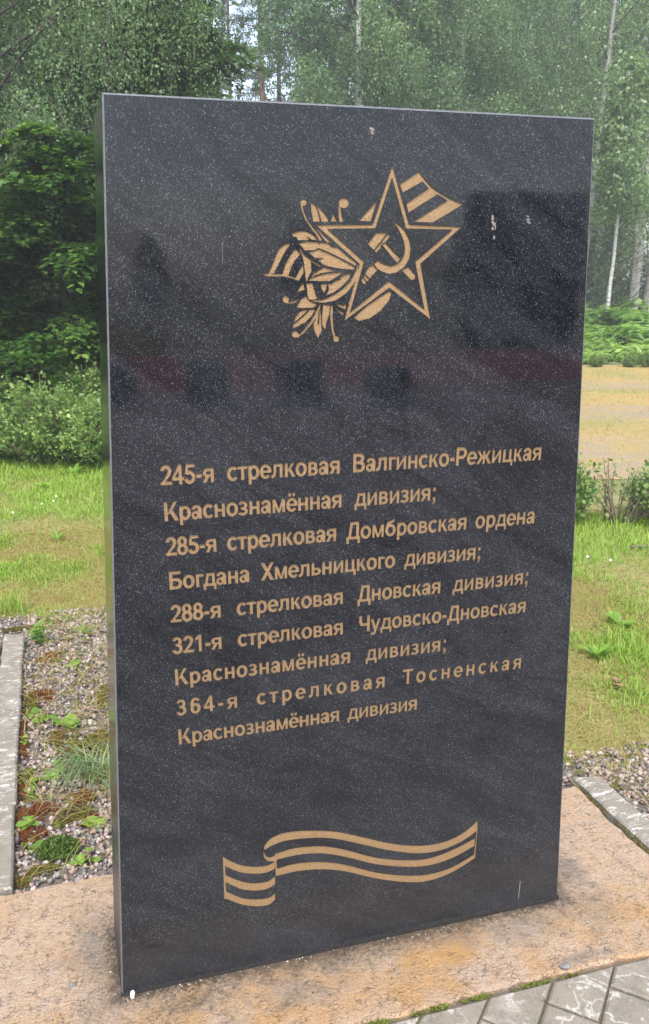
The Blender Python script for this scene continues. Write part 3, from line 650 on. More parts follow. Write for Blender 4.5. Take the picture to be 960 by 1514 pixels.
    'ribbon': [[(363.9,348.9),(363.7,350.9),(368.5,348.2),(368.3,348)],[(363.7,350.9),(363.3,353.6),(368.8,348.5),(368.5,348.2)],[(363.3,353.6),(363.4,356.9),(369.6,349),(368.8,348.5)],[(363.4,356.9),(364.9,360.6),(371.2,349.9),(369.6,349)],[(364.9,360.6),(367.7,364.9),(373.6,351.3),(371.2,349.9)],[(367.7,364.9),(371.6,369.9),(376.5,353.2),(373.6,351.3)],[(371.6,369.9),(376.5,374.8),(380.5,355.1),(376.5,353.2)],[(376.5,374.8),(382.7,378.8),(386,356.9),(380.5,355.1)],[(382.7,378.8),(390,382),(393.1,358.7),(386,356.9)],[(390,382),(398.5,384.6),(401.6,360.6),(393.1,358.7)],[(398.5,384.6),(408.2,386.4),(411.5,362.1),(401.6,360.6)],[(408.2,386.4),(419.4,387.2),(422.8,362.7),(411.5,362.1)],[(419.4,387.2),(432.4,386.7),(436.1,362.3),(422.8,362.7)],[(432.4,386.7),(447,385.2),(451.3,361),(436.1,362.3)],[(447,385.2),(462.6,382.9),(467,359.2),(451.3,361)],[(462.6,382.9),(478.5,380),(482.3,356.9),(467,359.2)],[(478.5,380),(494.8,376.6),(496.5,354.4),(482.3,356.9)],[(494.8,376.6),(511.8,372.7),(510.3,351.5),(496.5,354.4)],[(511.8,372.7),(529.2,368),(524.3,347.9),(510.3,351.5)],[(529.2,368),(546.5,362.4),(539.1,343.2),(524.3,347.9)],[(546.5,362.4),(563.8,355.6),(554.7,337.2),(539.1,343.2)],[(563.8,355.6),(581.2,347.8),(570.9,330.1),(554.7,337.2)],[(581.2,347.8),(598.7,339.5),(587.7,322.3),(570.9,330.1)],[(598.7,339.5),(616.4,331.2),(605.1,314.3),(587.7,322.3)],[(616.4,331.2),(634.2,322.9),(623.2,305.8),(605.1,314.3)],[(634.2,322.9),(652.1,314.3),(642,296.8),(623.2,305.8)],[(652.1,314.3),(670.2,305.9),(661.4,287.7),(642,296.8)],[(670.2,305.9),(688.3,298.3),(681,279.2),(661.4,287.7)],[(688.3,298.3),(706.8,291.4),(701.4,271),(681,279.2)],[(706.8,291.4),(725.4,285.1),(722.6,263),(701.4,271)],[(725.4,285.1),(744,279.6),(743.5,255.9),(722.6,263)],[(744,279.6),(761.9,275.3),(763.1,250.5),(743.5,255.9)],[(761.9,275.3),(779.2,272.1),(781,247),(763.1,250.5)],[(779.2,272.1),(795.9,270),(797.8,245.1),(781,247)],[(795.9,270),(812.2,269),(813.8,244.6),(797.8,245.1)],[(812.2,269),(828,269.3),(829.5,245.2),(813.8,244.6)],[(828,269.3),(843.3,271),(844.8,247.1),(829.5,245.2)],[(843.3,271),(858,274.1),(859.7,250.4),(844.8,247.1)],[(858,274.1),(872.1,278.3),(873.8,254.7),(859.7,250.4)],[(872.1,278.3),(885.4,283.6),(887.1,259.4),(873.8,254.7)],[(885.4,283.6),(898.7,291.2),(900.3,265.4),(887.1,259.4)],[(898.7,291.2),(911.8,300.8),(913.1,272.6),(900.3,265.4)],[(911.8,300.8),(923,309.8),(924.1,279.4),(913.1,272.6)],[(923,309.8),(930.9,316.1),(931.8,284),(924.1,279.4)],[(363.9,348.9),(363.7,346.1),(362.1,338.9),(362.3,342.4)],[(363.7,346.1),(363.5,342),(361.9,333.8),(362.1,338.9)],[(363.5,342),(364.4,337.7),(362.7,328.6),(361.9,333.8)],[(364.4,337.7),(366.7,332.8),(365.1,323.3),(362.7,328.6)],[(366.7,332.8),(370.1,327.7),(368.5,317.8),(365.1,323.3)],[(370.1,327.7),(374.4,324.3),(372.7,313.5),(368.5,317.8)],[(374.4,324.3),(380.4,324.2),(378.6,311),(372.7,313.5)],[(380.4,324.2),(387.2,325.9),(385.5,309.6),(378.6,311)],[(387.2,325.9),(392.1,327.3),(390.3,308.7),(385.5,309.6)],[(393.6,331.3),(401.7,332.7),(403.1,313.1),(393.3,312.4)],[(401.7,332.7),(413.1,334.9),(417.1,314.2),(403.1,313.1)],[(413.1,334.9),(426.7,336.8),(433,315.1),(417.1,314.2)],[(426.7,336.8),(441.1,337.3),(448.4,315),(433,315.1)],[(441.1,337.3),(456.7,336.4),(463.1,313.9),(448.4,315)],[(456.7,336.4),(474,334.5),(478.2,312.2),(463.1,313.9)],[(474,334.5),(491.8,331.7),(493.5,309.6),(478.2,312.2)],[(491.8,331.7),(508.7,327.9),(508.8,306.1),(493.5,309.6)],[(508.7,327.9),(524.2,323.4),(523.8,301.5),(508.8,306.1)],[(524.2,323.4),(538.8,318),(538.6,295.9),(523.8,301.5)],[(538.8,318),(553.9,311.6),(554,289.4),(538.6,295.9)],[(553.9,311.6),(570.3,304.1),(570.6,281.9),(554,289.4)],[(570.3,304.1),(588.8,294.9),(589.2,272.9),(570.6,281.9)],[(588.8,294.9),(608.7,284.1),(609.1,262.5),(589.2,272.9)],[(608.7,284.1),(629.2,273.2),(629.8,252),(609.1,262.5)],[(629.2,273.2),(649.6,263.6),(650.3,242.7),(629.8,252)],[(649.6,263.6),(670.2,255.6),(670.9,234.8),(650.3,242.7)],[(670.2,255.6),(691.1,248.5),(691.9,227.6),(670.9,234.8)],[(691.1,248.5),(711.7,242.4),(712.5,221.4),(691.9,227.6)],[(711.7,242.4),(731.1,237.4),(732,216.1),(712.5,221.4)],[(731.1,237.4),(748.7,233.4),(749.7,211.7),(732,216.1)],[(748.7,233.4),(765.1,230.5),(766.2,208.2),(749.7,211.7)],[(765.1,230.5),(781,228.7),(782.2,205.9),(766.2,208.2)],[(781,228.7),(797.2,228.3),(798.5,204.8),(782.2,205.9)],[(797.2,228.3),(813.8,229.4),(815.2,205.1),(798.5,204.8)],[(813.8,229.4),(830.4,231.9),(832,206.8),(815.2,205.1)],[(830.4,231.9),(846.9,235.5),(848.7,209.6),(832,206.8)],[(846.9,235.5),(863.3,239.7),(865,213.3),(848.7,209.6)],[(863.3,239.7),(881,245.2),(882.5,218.8),(865,213.3)],[(881,245.2),(899.5,252),(900.6,226),(882.5,218.8)],[(899.5,252),(916,258.4),(916.6,233),(900.6,226)],[(916,258.4),(927.5,262.8),(927.8,237.8),(916.6,233)],[(392.9,286.4),(401,287.6),(402.4,265.2),(392.6,264.5)],[(401,287.6),(412.6,289.5),(416.5,266.2),(402.4,265.2)],[(412.6,289.5),(426.3,291),(432.5,266.9),(416.5,266.2)],[(426.3,291),(440.8,291.3),(448.1,266.8),(432.5,266.9)],[(440.8,291.3),(456.5,290.2),(462.9,265.7),(448.1,266.8)],[(456.5,290.2),(473.9,288.1),(478.2,264),(462.9,265.7)],[(473.9,288.1),(491.8,285.1),(493.6,261.5),(478.2,264)],[(491.8,285.1),(509,281.4),(509.1,258.3),(493.6,261.5)],[(509,281.4),(524.5,277),(524.1,254.5),(509.1,258.3)],[(524.5,277),(539.3,271.9),(539,250),(524.1,254.5)],[(539.3,271.9),(554.4,265.9),(554.5,244.5),(539,250)],[(554.4,265.9),(571,258.6),(571.3,237.9),(554.5,244.5)],[(571,258.6),(589.6,249.5),(590,229.2),(571.3,237.9)],[(589.6,249.5),(609.7,238.7),(610.1,218.9),(590,229.2)],[(609.7,238.7),(630.4,227.7),(630.9,208.2),(610.1,218.9)],[(630.4,227.7),(651,217.9),(651.6,198.5),(630.9,208.2)],[(651,217.9),(671.7,209.4),(672.4,189.6),(651.6,198.5)],[(671.7,209.4),(692.9,201.6),(693.6,181.2),(672.4,189.6)],[(692.9,201.6),(713.6,194.7),(714.5,173.5),(693.6,181.2)],[(713.6,194.7),(733.2,188.9),(734.1,167.2),(714.5,173.5)],[(733.2,188.9),(751,184.4),(752,162.3),(734.1,167.2)],[(751,184.4),(767.6,180.9),(768.7,158.6),(752,162.3)],[(767.6,180.9),(783.7,178.5),(784.8,156.2),(768.7,158.6)],[(783.7,178.5),(800,177.4),(801.2,155.4),(784.8,156.2)],[(800,177.4),(816.8,177.4),(818.1,156.3),(801.2,155.4)],[(816.8,177.4),(833.6,178.6),(834.9,158.8),(818.1,156.3)],[(833.6,178.6),(850.4,181),(851.7,162.6),(834.9,158.8)],[(850.4,181),(866.9,184.7),(868.1,167.5),(851.7,162.6)],[(866.9,184.7),(884.8,190.9),(885.6,174.5),(868.1,167.5)],[(884.8,190.9),(903.4,199.2),(903.7,183.4),(885.6,174.5)],[(903.4,199.2),(919.9,207.2),(919.7,191.9),(903.7,183.4)],[(919.9,207.2),(931.4,212.7),(930.9,197.8),(919.7,191.9)],[(930,285.3),(932.9,301.1),(932.6,198.3),(928.3,198.4)],[(390,332.1),(394.4,331.1),(394.8,265.7),(391.1,264.8)],[(263.3,351.4),(268.1,346.1),(267.1,225.2),(262.1,228.2)],[(264.6,348.6),(274.2,340.6),(274.8,317.1),(265.8,324.5)],[(274.2,340.6),(287.9,329.5),(287.7,306.7),(274.8,317.1)],[(287.9,329.5),(301.5,319.9),(300.8,297.7),(287.7,306.7)],[(301.5,319.9),(313.7,313.8),(312.9,291.9),(300.8,297.7)],[(313.7,313.8),(325.7,309.2),(325.2,287.5),(312.9,291.9)],[(325.7,309.2),(337.4,305.8),(336.8,284.3),(325.2,287.5)],[(337.4,305.8),(349,303.3),(347.8,282),(336.8,284.3)],[(349,303.3),(360.4,301.9),(358.2,280.8),(347.8,282)],[(360.4,301.9),(370.3,301.9),(367.6,280.7),(358.2,280.8)],[(370.3,301.9),(378.7,304.1),(376.5,282.6),(367.6,280.7)],[(378.7,304.1),(385.6,307.8),(384.5,285.6),(376.5,282.6)],[(385.6,307.8),(390.3,310.4),(390,287.9),(384.5,285.6)],[(264.9,299.9),(275,291.9),(275.7,268.9),(266.2,277.1)],[(275,291.9),(289.4,280.7),(289.3,257.4),(275.7,268.9)],[(289.4,280.7),(303.6,271),(302.8,247.6),(289.3,257.4)],[(303.6,271),(316,264.6),(314.8,241.4),(302.8,247.6)],[(316,264.6),(328.1,259.8),(326.4,237.1),(314.8,241.4)],[(328.1,259.8),(339.8,256.5),(337.7,234),(326.4,237.1)],[(339.8,256.5),(351.2,254.6),(348.8,232.1),(337.7,234)],[(351.2,254.6),(362.1,254.3),(359.4,231.4),(348.8,232.1)],[(362.1,254.3),(371.6,255.2),(368.9,231.9),(359.4,231.4)],[(371.6,255.2),(379.3,258.3),(377.2,234.3),(368.9,231.9)],[(379.3,258.3),(385.4,262.8),(384.3,237.9),(377.2,234.3)],[(385.4,262.8),(389.6,266.1),(389.2,240.5),(384.3,237.9)],[(264.4,251.4),(275.3,242.7),(275.5,219.9),(265,227.5)],[(275.3,242.7),(290.8,230.5),(290.5,209.2),(275.5,219.9)],[(290.8,230.5),(305.7,220.4),(305,200),(290.5,209.2)],[(305.7,220.4),(318,214.6),(317.3,193.9),(305,200)],[(318,214.6),(329.6,210.9),(329.1,189.4),(317.3,193.9)],[(329.6,210.9),(340.8,208.3),(340.2,186),(329.1,189.4)],[(340.8,208.3),(352.1,206.2),(351,183.4),(340.2,186)],[(352.1,206.2),(362.9,205),(361.2,182),(351,183.4)],[(362.9,205),(372.1,205.3),(370.1,182.3),(361.2,182)],[(372.1,205.3),(379.3,207.8),(377.8,185.5),(370.1,182.3)],[(379.3,207.8),(385,211.8),(384.1,190.5),(377.8,185.5)],[(385,211.8),(388.8,214.7),(388.4,194.1),(384.1,190.5)]]}

# =====================================================================================
# the stele
# =====================================================================================
BW, TX0, TX1, SH, ST = 1.2024, 0.1225, 1.0546, 1.900, 0.232      # base width, top corners, height, thickness
stele = empty('granite_stele', (0, 0, 0), 'tall black granite memorial stele with gold lettering, star and ribbon', 'memorial stone')
GL = {}
polys, owner = [], []
KX = 0.83


def put_word(word, x0, x1, z, cap=38.2):
    k = cap / 72.0
    gs = [glyph(c) for c in word]
    tot = sum(a for a, _ in gs) * k * KX
    sp = ((x1 - x0) - tot) / (len(word) - 1)
    x = x0
    for a, g in gs:
        for pl in g: yield [(x + p[0] * k * KX, z + p[1] * k) for p in pl]
        x += a * k * KX + sp


for li, row in enumerate(LINES):
    for w, a, b, z in row:
        for pl in put_word(w, a, b, z):
            cx_ = sum(p[0] for p in pl) / len(pl); cz_ = sum(p[1] for p in pl) / len(pl)
            grow = lambda p: (p[0] + 0.5 * (p[0] - cx_) / max(1e-6, math.hypot(p[0] - cx_, p[1] - cz_)), p[1] + 0.5 * (p[1] - cz_) / max(1e-6, math.hypot(p[0] - cx_, p[1] - cz_)))
            polys.append([grow(p) for p in pl]); owner.append('%d %s' % (li, w))
for key, v in EMBLEM.items():
    for pl in v:
        polys.append(pl); owner.append(key)
CH = 0.0030                                                        # polished chamfer
rect = [(CH, 0.0), (BW - CH, 0.0), (TX1 - CH, SH - CH), (TX0 + CH, SH - CH)]
vs2, fs2 = [], []
for pl in polys:
    ar = sum(pl[i][0] * pl[(i + 1) % len(pl)][1] - pl[(i + 1) % len(pl)][0] * pl[i][1] for i in range(len(pl)))
    if ar < 0: pl = pl[::-1]
    fs2.append(list(range(len(vs2), len(vs2) + len(pl))))
    vs2 += [Vector((p[0], p[1])) for p in pl]
NRECT = len(fs2)
fs2.append(list(range(len(vs2), len(vs2) + 4)))
vs2 += [Vector((p[0] * 1000, p[1] * 1000)) for p in rect]
ov, _, of, _, _, oo = delaunay_2d_cdt(vs2, [], fs2, 1, 1e-3)
DEPTH = 0.0018
front, floors, edge_of = [], {}, {}
for f, o in zip(of, oo):
    ids = [i for i in o if i != NRECT]
    f = list(f)
    if ids: floors.setdefault(owner[ids[0]], []).append(f)
    elif o: front.append(f)
V = [(v.x / 1000, 0.0, v.y / 1000) for v in ov]
nv = len(V)
V += [(v.x / 1000, DEPTH, v.y / 1000) for v in ov]
front_edges = {}
for f in front:
    for i in range(3): front_edges[(f[i], f[(i + 1) % 3])] = 1
walls = []
for fl in floors.values():
    for f in fl:
        for i in range(3):
            a, b = f[i], f[(i + 1) % 3]
            if (b, a) in front_edges: walls.append((a, b, nv + b, nv + a))
F = [tuple(f) for f in front] + walls
idx = [0] * len(F)
# body: chamfers, sides, top, back
def trap(y, inset):
    return [(inset, y, 0.0), (BW - inset, y, 0.0), (TX1 - inset, y, SH - inset), (TX0 + inset, y, SH - inset)]
b = len(V)
V += trap(0.0, CH) + trap(CH, 0.0) + trap(ST - CH, 0.0) + trap(ST, CH)
for lay in range(3):
    for i in range(4):
        j = (i + 1) % 4
        F.append((b + lay * 4 + j, b + lay * 4 + i, b + lay * 4 + 4 + i, b + lay * 4 + 4 + j)); idx.append(1 if lay == 1 else 2)
F.append((b + 12, b + 15, b + 14, b + 13)); idx.append(0)
link('stele_block', pymesh('stele_block', V, F, idx=idx), [M_gran, M_granside, M_edge], stele)


def floor_mesh(name, tris):
    used = sorted({i for f in tris for i in f}); mp = {u: k for k, u in enumerate(used)}
    return pymesh(name, [(ov[u].x / 1000, DEPTH, ov[u].y / 1000) for u in used], [tuple(mp[i] for i in f) for f in tris])


for li, row in enumerate(LINES):
    for w, *_ in row:
        link('inscription_word', floor_mesh('inscription_word', floors['%d %s' % (li, w)]), M_gold, stele)
emb = link('star_emblem', floor_mesh('star_emblem', floors['star']), M_gold, stele)
for k, nm in (('hammer', 'hammer'), ('sickle', 'sickle'), ('flag', 'striped_ribbon'), ('laurel_leaf', 'laurel_leaves'), ('tendril', 'tendrils')):
    link(nm, floor_mesh(nm, floors[k]), M_gold, emb)
link('wavy_ribbon', floor_mesh('wavy_ribbon', floors['ribbon']), M_gold, stele)

# dark sealant squeezed out along the foot
rs = np.random.default_rng(2)
n = 420
vs, fs = [], []
hh = 0.0
for i in range(n + 1):
    x = -0.002 + (BW + 0.004) * i / n
    hh = 0.7 * hh + 0.3 * rs.normal(0, 1)
    h = max(0.003, 0.0085 + 0.0065 * hh + 0.004 * rs.random() + (0.005 if i > 250 else 0))
    vs += [(x, -0.0028 - 0.0015 * rs.random(), 0.0003), (x, -0.0016, h * 0.6), (x, -0.0004, h), (x, 0.004, h)]
for i in range(n):
    for k in range(3):
        a = i * 4 + k
        fs.append((a, a + 4, a + 5, a + 1))
M_seal = mat_plain('sealant', (0.004, 0.004, 0.004), (0.014, 0.012, 0.011), 60, 0.9)
link('sealant_bead', pymesh('sealant_bead', vs, fs, True), M_seal, stele)

# bird droppings and scuffs on the polished face: small raised splashes
def splash(name, x, z, w, h, seed, mat, parent, run=0.0):
    rr = np.random.default_rng(seed); vs, fs = [], []
    def disc(cx, cz, rx, rz, t):
        b = len(vs); k = 10
        vs.append((cx, -t, cz))
        for q in range(k):
            j = 0.75 + 0.5 * rr.random(); a = 2 * math.pi * q / k
            vs.append((cx + rx * j * math.cos(a), -0.0002, cz + rz * j * math.sin(a)))
        for q in range(k): fs.append((b, b + 1 + q, b + 1 + (q + 1) % k))
    for q in range(9): disc(x + rr.normal(0, w * 0.35), z + rr.normal(0, h * 0.4), w * (0.12 + 0.25 * rr.random()), h * (0.08 + 0.16 * rr.random()), 0.0012)
    if run: disc(x, z - run / 2, w * 0.10, run / 2, 0.0005)
    return link(name, pymesh(name, vs, fs, True), mat, parent)


M_drop = mat_plain('dried_dropping', (0.12, 0.095, 0.08), (0.33, 0.26, 0.22), 300)
splash('bird_dropping', 0.854, 1.705, 0.008, 0.020, 4, M_drop, stele, 0.0)
splash('bird_dropping', 0.596, 1.863, 0.009, 0.008, 7, M_drop, stele)
splash('bird_dropping', 0.928, 1.720, 0.009, 0.008, 9, mat_plain('grey_speck', (0.1, 0.1, 0.1), (0.2, 0.19, 0.19), 200), stele)
M_scr = mat_plain('pale_scratch', (0.22, 0.22, 0.23), (0.34, 0.34, 0.35), 90)
link('scratch', boxes_mesh('scratch', [(1.0755, -0.0004, 0.034, 1.0768, 0.0005, 0.092)]), M_scr, stele)
link('scratch', boxes_mesh('scratch', [(0.3133, -0.0004, 1.640, 0.3147, 0.0005, 1.676)]), mat_plain('faint_scratch', (0.04, 0.04, 0.045), (0.08, 0.08, 0.085), 90), stele)

# white plastic spacer left under the lower left corner
pgv = []
import bmesh
bm = bmesh.new()
bmesh.ops.create_cube(bm, size=1.0)
for v in bm.verts:
    v.co = Vector((v.co.x * 0.009, v.co.y * 0.012, v.co.z * 0.010))
top = [f for f in bm.faces if f.normal.z > 0.9]
r_ = bmesh.ops.extrude_face_region(bm, geom=top)
for v in [g for g in r_['geom'] if isinstance(g, bmesh.types.BMVert)]: v.co += Vector((0.004, 0.003, 0.009))
bmesh.ops.bevel(bm, geom=bm.edges[:], offset=0.0012, segments=2, affect='EDGES')
me = bpy.data.meshes.new('plastic_spacer'); bm.to_mesh(me); bm.free()
sp = link('plastic_spacer', me, mat_plain('white_plastic', (0.45, 0.45, 0.43), (0.6, 0.6, 0.58), 50, 0.4, 0.05))
sp.scale = (0.85, 0.85, 0.85); sp.location = (0.024, -0.014, 0.005); sp.rotation_euler = (0.1, 0, 0.35)
tag(sp, 'small white plastic spacer poking out under the stele\'s lower left corner', 'spacer')

# =====================================================================================
# what stands behind the photographer and shows faintly in the polish
# =====================================================================================
def chamfer_box(x0, y0, x1, y1, z1, c=0.02, z0=-0.05):
    vs = [(x0, y0, z0), (x1, y0, z0), (x1, y1, z0), (x0, y1, z0), (x0, y0, z1 - c), (x1, y0, z1 - c), (x1, y1, z1 - c), (x0, y1, z1 - c),
          (x0 + c, y0 + c, z1), (x1 - c, y0 + c, z1), (x1 - c, y1 - c, z1), (x0 + c, y1 - c, z1)]
    fs = [(0, 3, 2, 1), (8, 9, 10, 11)]
    for q in (0, 4):
        for i in range(4): fs.append((q + i, q + (i + 1) % 4, q + 4 + (i + 1) % 4, q + 4 + i))
    return vs, fs
def mirror_spot(x, y):
    p = G(x, y, 0.0)
    return p.x, -p.y


M_dark = mat_plain('dark_granite', (0.008, 0.008, 0.009), (0.02, 0.02, 0.022), 40, 0.25, 0.05)
for (xa, xb, yb, h, lab) in ((140, 204, 596, 0.55, 'low black granite block facing the stele, the one farthest left'),
                             (282, 343, 597, 0.62, 'low black granite block facing the stele, second from the left'),
                             (418, 486, 600, 0.62, 'low black granite block facing the stele, second from the right'),
                             (556, 612, 602, 0.55, 'low black granite block facing the stele, the one farthest right')):
    x0, y0 = mirror_spot(xa, yb); x1, y1 = mirror_spot(xb, yb)
    v, f = chamfer_box(min(x0, x1), y0 - 0.5, max(x0, x1), y0, h)
    tag(link('granite_block', pymesh('granite_block', v, f), M_dark), lab, 'granite block', 'low black blocks behind the photographer')
x0, y0 = mirror_spot(694, 512); x1, y1 = mirror_spot(850, 508)
v, f = chamfer_box(min(x0, x1), y0 - 0.8, max(x0, x1), y0, 4.3, 0.05)
tag(link('monument_wall', pymesh('monument_wall', v, f), M_dark), 'broad dark granite monument slab standing at the far side of the plaza', 'monument')

# =====================================================================================
# trees
# =====================================================================================
L_birch = mat_leaf('birch_leaf', [(0.0, (0.05, 0.10, 0.04)), (0.5, (0.115, 0.195, 0.082)), (1.0, (0.21, 0.31, 0.13))], 0.4, 0.5, 0.4)
L_horn = mat_leaf('hornbeam_leaf', [(0.0, (0.026, 0.070, 0.012)), (0.5, (0.062, 0.135, 0.024)), (1.0, (0.15, 0.25, 0.05))], 0.3, 0.35, 0.5)
L_maple = mat_leaf('maple_leaf', [(0.0, (0.055, 0.105, 0.04)), (0.5, (0.105, 0.175, 0.068)), (1.0, (0.22, 0.31, 0.12))], 0.38, 0.35, 0.5)
L_aspen = mat_leaf('aspen_leaf', [(0.0, (0.085, 0.145, 0.055)), (0.5, (0.145, 0.22, 0.09)), (1.0, (0.27, 0.36, 0.17))], 0.4, 0.35, 0.5)
L_wood = mat_leaf('forest_leaf', [(0.0, (0.035, 0.075, 0.028)), (0.5, (0.065, 0.12, 0.045)), (1.0, (0.13, 0.20, 0.08))], 0.3, 0.35, 0.5)
L_pine = mat_leaf('pine_needle', [(0.0, (0.02, 0.045, 0.022)), (0.6, (0.035, 0.07, 0.035)), (1.0, (0.06, 0.095, 0.05))], 0.12, 0.6)
L_shrub = mat_leaf('shrub_leaf', [(0.0, (0.06, 0.12, 0.026)), (0.5, (0.13, 0.22, 0.055)), (1.0, (0.29, 0.39, 0.115))], 0.4)
L_fern = mat_leaf('fern_leaf', [(0.0, (0.09, 0.18, 0.035)), (0.5, (0.17, 0.30, 0.06)), (1.0, (0.32, 0.45, 0.12))], 0.4)
B_birch = mat_bark('birch_bark', (0.36, 0.35, 0.33), (0.54, 0.53, 0.50), 1.0)
B_aspen = mat_bark('aspen_bark', (0.15, 0.153, 0.138), (0.27, 0.268, 0.245), 0.55)
B_brown = mat_bark('brown_bark', (0.018, 0.016, 0.013), (0.05, 0.043, 0.035))
B_pine = mat_bark('pine_bark', (0.11, 0.065, 0.045), (0.20, 0.12, 0.08))
B_twig = mat_bark('grey_twig', (0.085, 0.065, 0.046), (0.18, 0.14, 0.105))


def trunk_path(h, r0, rng, lean=(0, 0), wob=0.02, k=14, r1=0.015):
    z = np.linspace(0, h, k)
    x = lean[0] * z + np.cumsum(rng.normal(0, wob, k)); y = lean[1] * z + np.cumsum(rng.normal(0, wob, k))
    x -= x[0]; y -= y[0]
    rr = r0 * (1 - z / h) ** 0.8 + r1
    rr[0] *= 1.3
    return np.stack([x, y, z], 1), rr


def at_h(P, z): return np.array([np.interp(z, P[:, 2], P[:, 0]), np.interp(z, P[:, 2], P[:, 1]), z])


def birch(h, seed, r0=0.16, n_limb=34, start=0.16, reach=0.24, strands=15, leaf=0.075, droop=1.9, step=0.085, bark=None):
    """weeping birch: rising limbs that hang long strings of small leaves"""
    rng = np.random.default_rng(seed)
    P, R = trunk_path(h, r0, rng, (rng.normal(0, 0.015), rng.normal(0, 0.015)), 0.03)
    paths = [(P, R)]; C, D, T = [], [], []
    for i in range(n_limb):
        f = start + (0.97 - start) * (i + rng.random()) / n_limb
        base = at_h(P, f * h); az = i * 2.4 + rng.normal(0, 0.4)
        prof = math.sin(math.pi * min(1, (f - start * 0.6) / (1.04 - start * 0.6)) ** 0.75)
        ln = h * reach * (0.35 + 0.75 * prof) * (0.8 + 0.4 * rng.random())
        t = np.linspace(0, 1, 7)
        out = np.array([math.cos(az), math.sin(az), 0])
        rise = ln * (0.62 - 0.25 * f)
        L = base + out * (ln * t)[:, None] + np.array([0, 0, 1.0]) * (rise * (t * 1.6 - t ** 2 * 0.95))[:, None]
        L += np.cumsum(rng.normal(0, 0.03 * ln / 3, L.shape), 0) * t[:, None]
        paths.append((L, 0.32 * r0 * (1 - f * 0.6) * (1 - t) + 0.008))
        tone = rng.normal(0, 0.19)
        for s in range(strands):
            q = 0.30 + 0.72 * rng.random() ** 0.6
            p0 = np.array([np.interp(q, t, L[:, c]) for c in range(3)]) + rng.normal(0, 0.16, 3)
            dl = droop * (0.35 + 0.9 * rng.random()) * (0.5 + 0.5 * prof)
            m = max(4, int(dl / step)); w = np.linspace(0, 1, m)
            sw = np.array([rng.normal(0, 0.25), rng.normal(0, 0.25), 0]) + out * 0.22
            S = p0 + sw * (w * (1.3 - 0.6 * w))[:, None] * 1.0 + np.array([0, 0, -1.0]) * (dl * w ** 1.25)[:, None]
            if s % 3 == 0: paths.append((S[::max(1, m // 5)], np.full(len(S[::max(1, m // 5)]), 0.004)))
            for rep in range(2):
                C.append(S + rng.normal(0, 0.06, S.shape)); D.append(np.array([0, 0, -0.8]) + rng.normal(0, 0.6, S.shape))
                T.append(np.clip(0.55 + tone + rng.normal(0, 0.13) + rng.normal(0, 0.12, m), 0, 1))
    C, D, T = np.concatenate(C), np.concatenate(D), np.concatenate(T)
    Nn = rng.normal(0, 1, C.shape) + np.array([0, 0, 0.5])
    v, f_, tt = leaf_quads(C, D, Nn, leaf * (0.65 + 0.6 * rng.random(len(C))), 0.36, 0.1, T)
    return wood('trunk', paths, 6), npmesh('crown', v, f_, tt)


def spray_tree(h, seed, r0=0.14, n_limb=40, start=0.05, reach=0.42, sprays=13, leaf=0.085, per=26, flat=0.25, top=0.5, tip_droop=0.25, shape=0.8):
    """leafy broad-leaved tree: flat sprays of leaves carried in tiers"""
    rng = np.random.default_rng(seed)
    P, R = trunk_path(h, r0, rng, (0, 0), 0.02)
    paths = [(P, R)]; C, D, N_, T = [], [], [], []
    for i in range(n_limb):
        f = start + (0.97 - start) * (i + rng.random()) / n_limb
        base = at_h(P, f * h); az = i * 2.4 + rng.normal(0, 0.5)
        prof = (1 - f) ** shape + 0.18
        ln = h * reach * prof * (0.75 + 0.5 * rng.random())
        out = np.array([math.cos(az), math.sin(az), 0]); side = np.array([-out[1], out[0], 0])
        t = np.linspace(0, 1, 6); rise = ln * (0.15 + top * f)
        L = base + out * (ln * t)[:, None] + np.array([0, 0, 1.0]) * (rise * t - tip_droop * ln * t ** 2.2)[:, None]
        L += np.cumsum(rng.normal(0, 0.02 * ln, L.shape), 0) * t[:, None]
        paths.append((L, 0.25 * r0 * (1 - f * 0.7) * (1 - t) + 0.006))
        tone = rng.normal(0, 0.12)
        for s in range(sprays):
            q = 0.04 + 0.96 * rng.random() ** 0.7
            p0 = np.array([np.interp(q, t, L[:, c]) for c in range(3)]) + rng.normal(0, 0.05, 3) * ln
            dirn = unit((out * (0.55 + 0.5 * q) + side * rng.normal(0, 0.75) + np.array([0, 0, rng.normal(-0.05, 0.16)]))[None])[0]
            sl = (0.35 + 0.55 * rng.random()) * (0.4 + 0.5 * min(1, ln / 2.0)); m = per
            w = np.sort(rng.random(m)); sd_ = np.cross(dirn, [0, 0, 1.0]); sd_ /= np.linalg.norm(sd_) + 1e-9
            sg = rng.choice([-1, 1], m)
            off = sg * (0.10 + 0.5 * rng.random(m)) * sl * 0.38 * (1.1 - w)
            c = p0 + dirn * (w * sl)[:, None] + sd_ * off[:, None] + np.array([0, 0, 1.0]) * (-(w ** 2) * sl * 0.22 + rng.normal(0, 0.02, m))[:, None]
            C.append(c); D.append(dirn * 0.8 + sd_ * (sg * 0.8)[:, None] + np.array([0, 0, -0.22]) + rng.normal(0, 0.2, (m, 3)))
            N_.append(np.array([0, 0, 1.0]) + rng.normal(0, flat, (m, 3)))
            T.append(np.clip(0.4 + tone + rng.normal(0, 0.1) + 0.18 * (w - 0.4) + rng.normal(0, 0.1, m), 0, 1))
            if s % 2 == 0: paths.append((np.stack([p0, p0 + dirn * sl * 0.5, p0 + dirn * sl - np.array([0, 0, sl * 0.2])]), np.array([0.006, 0.004, 0.002])))
    C, D, N_, T = map(np.concatenate, (C, D, N_, T))
    v, f_, tt = leaf_quads(C, D, N_, leaf * (0.65 + 0.6 * rng.random(len(C))), 0.34, 0.08, T)
    return wood('trunk', paths, 6), npmesh('crown', v, f_, tt)


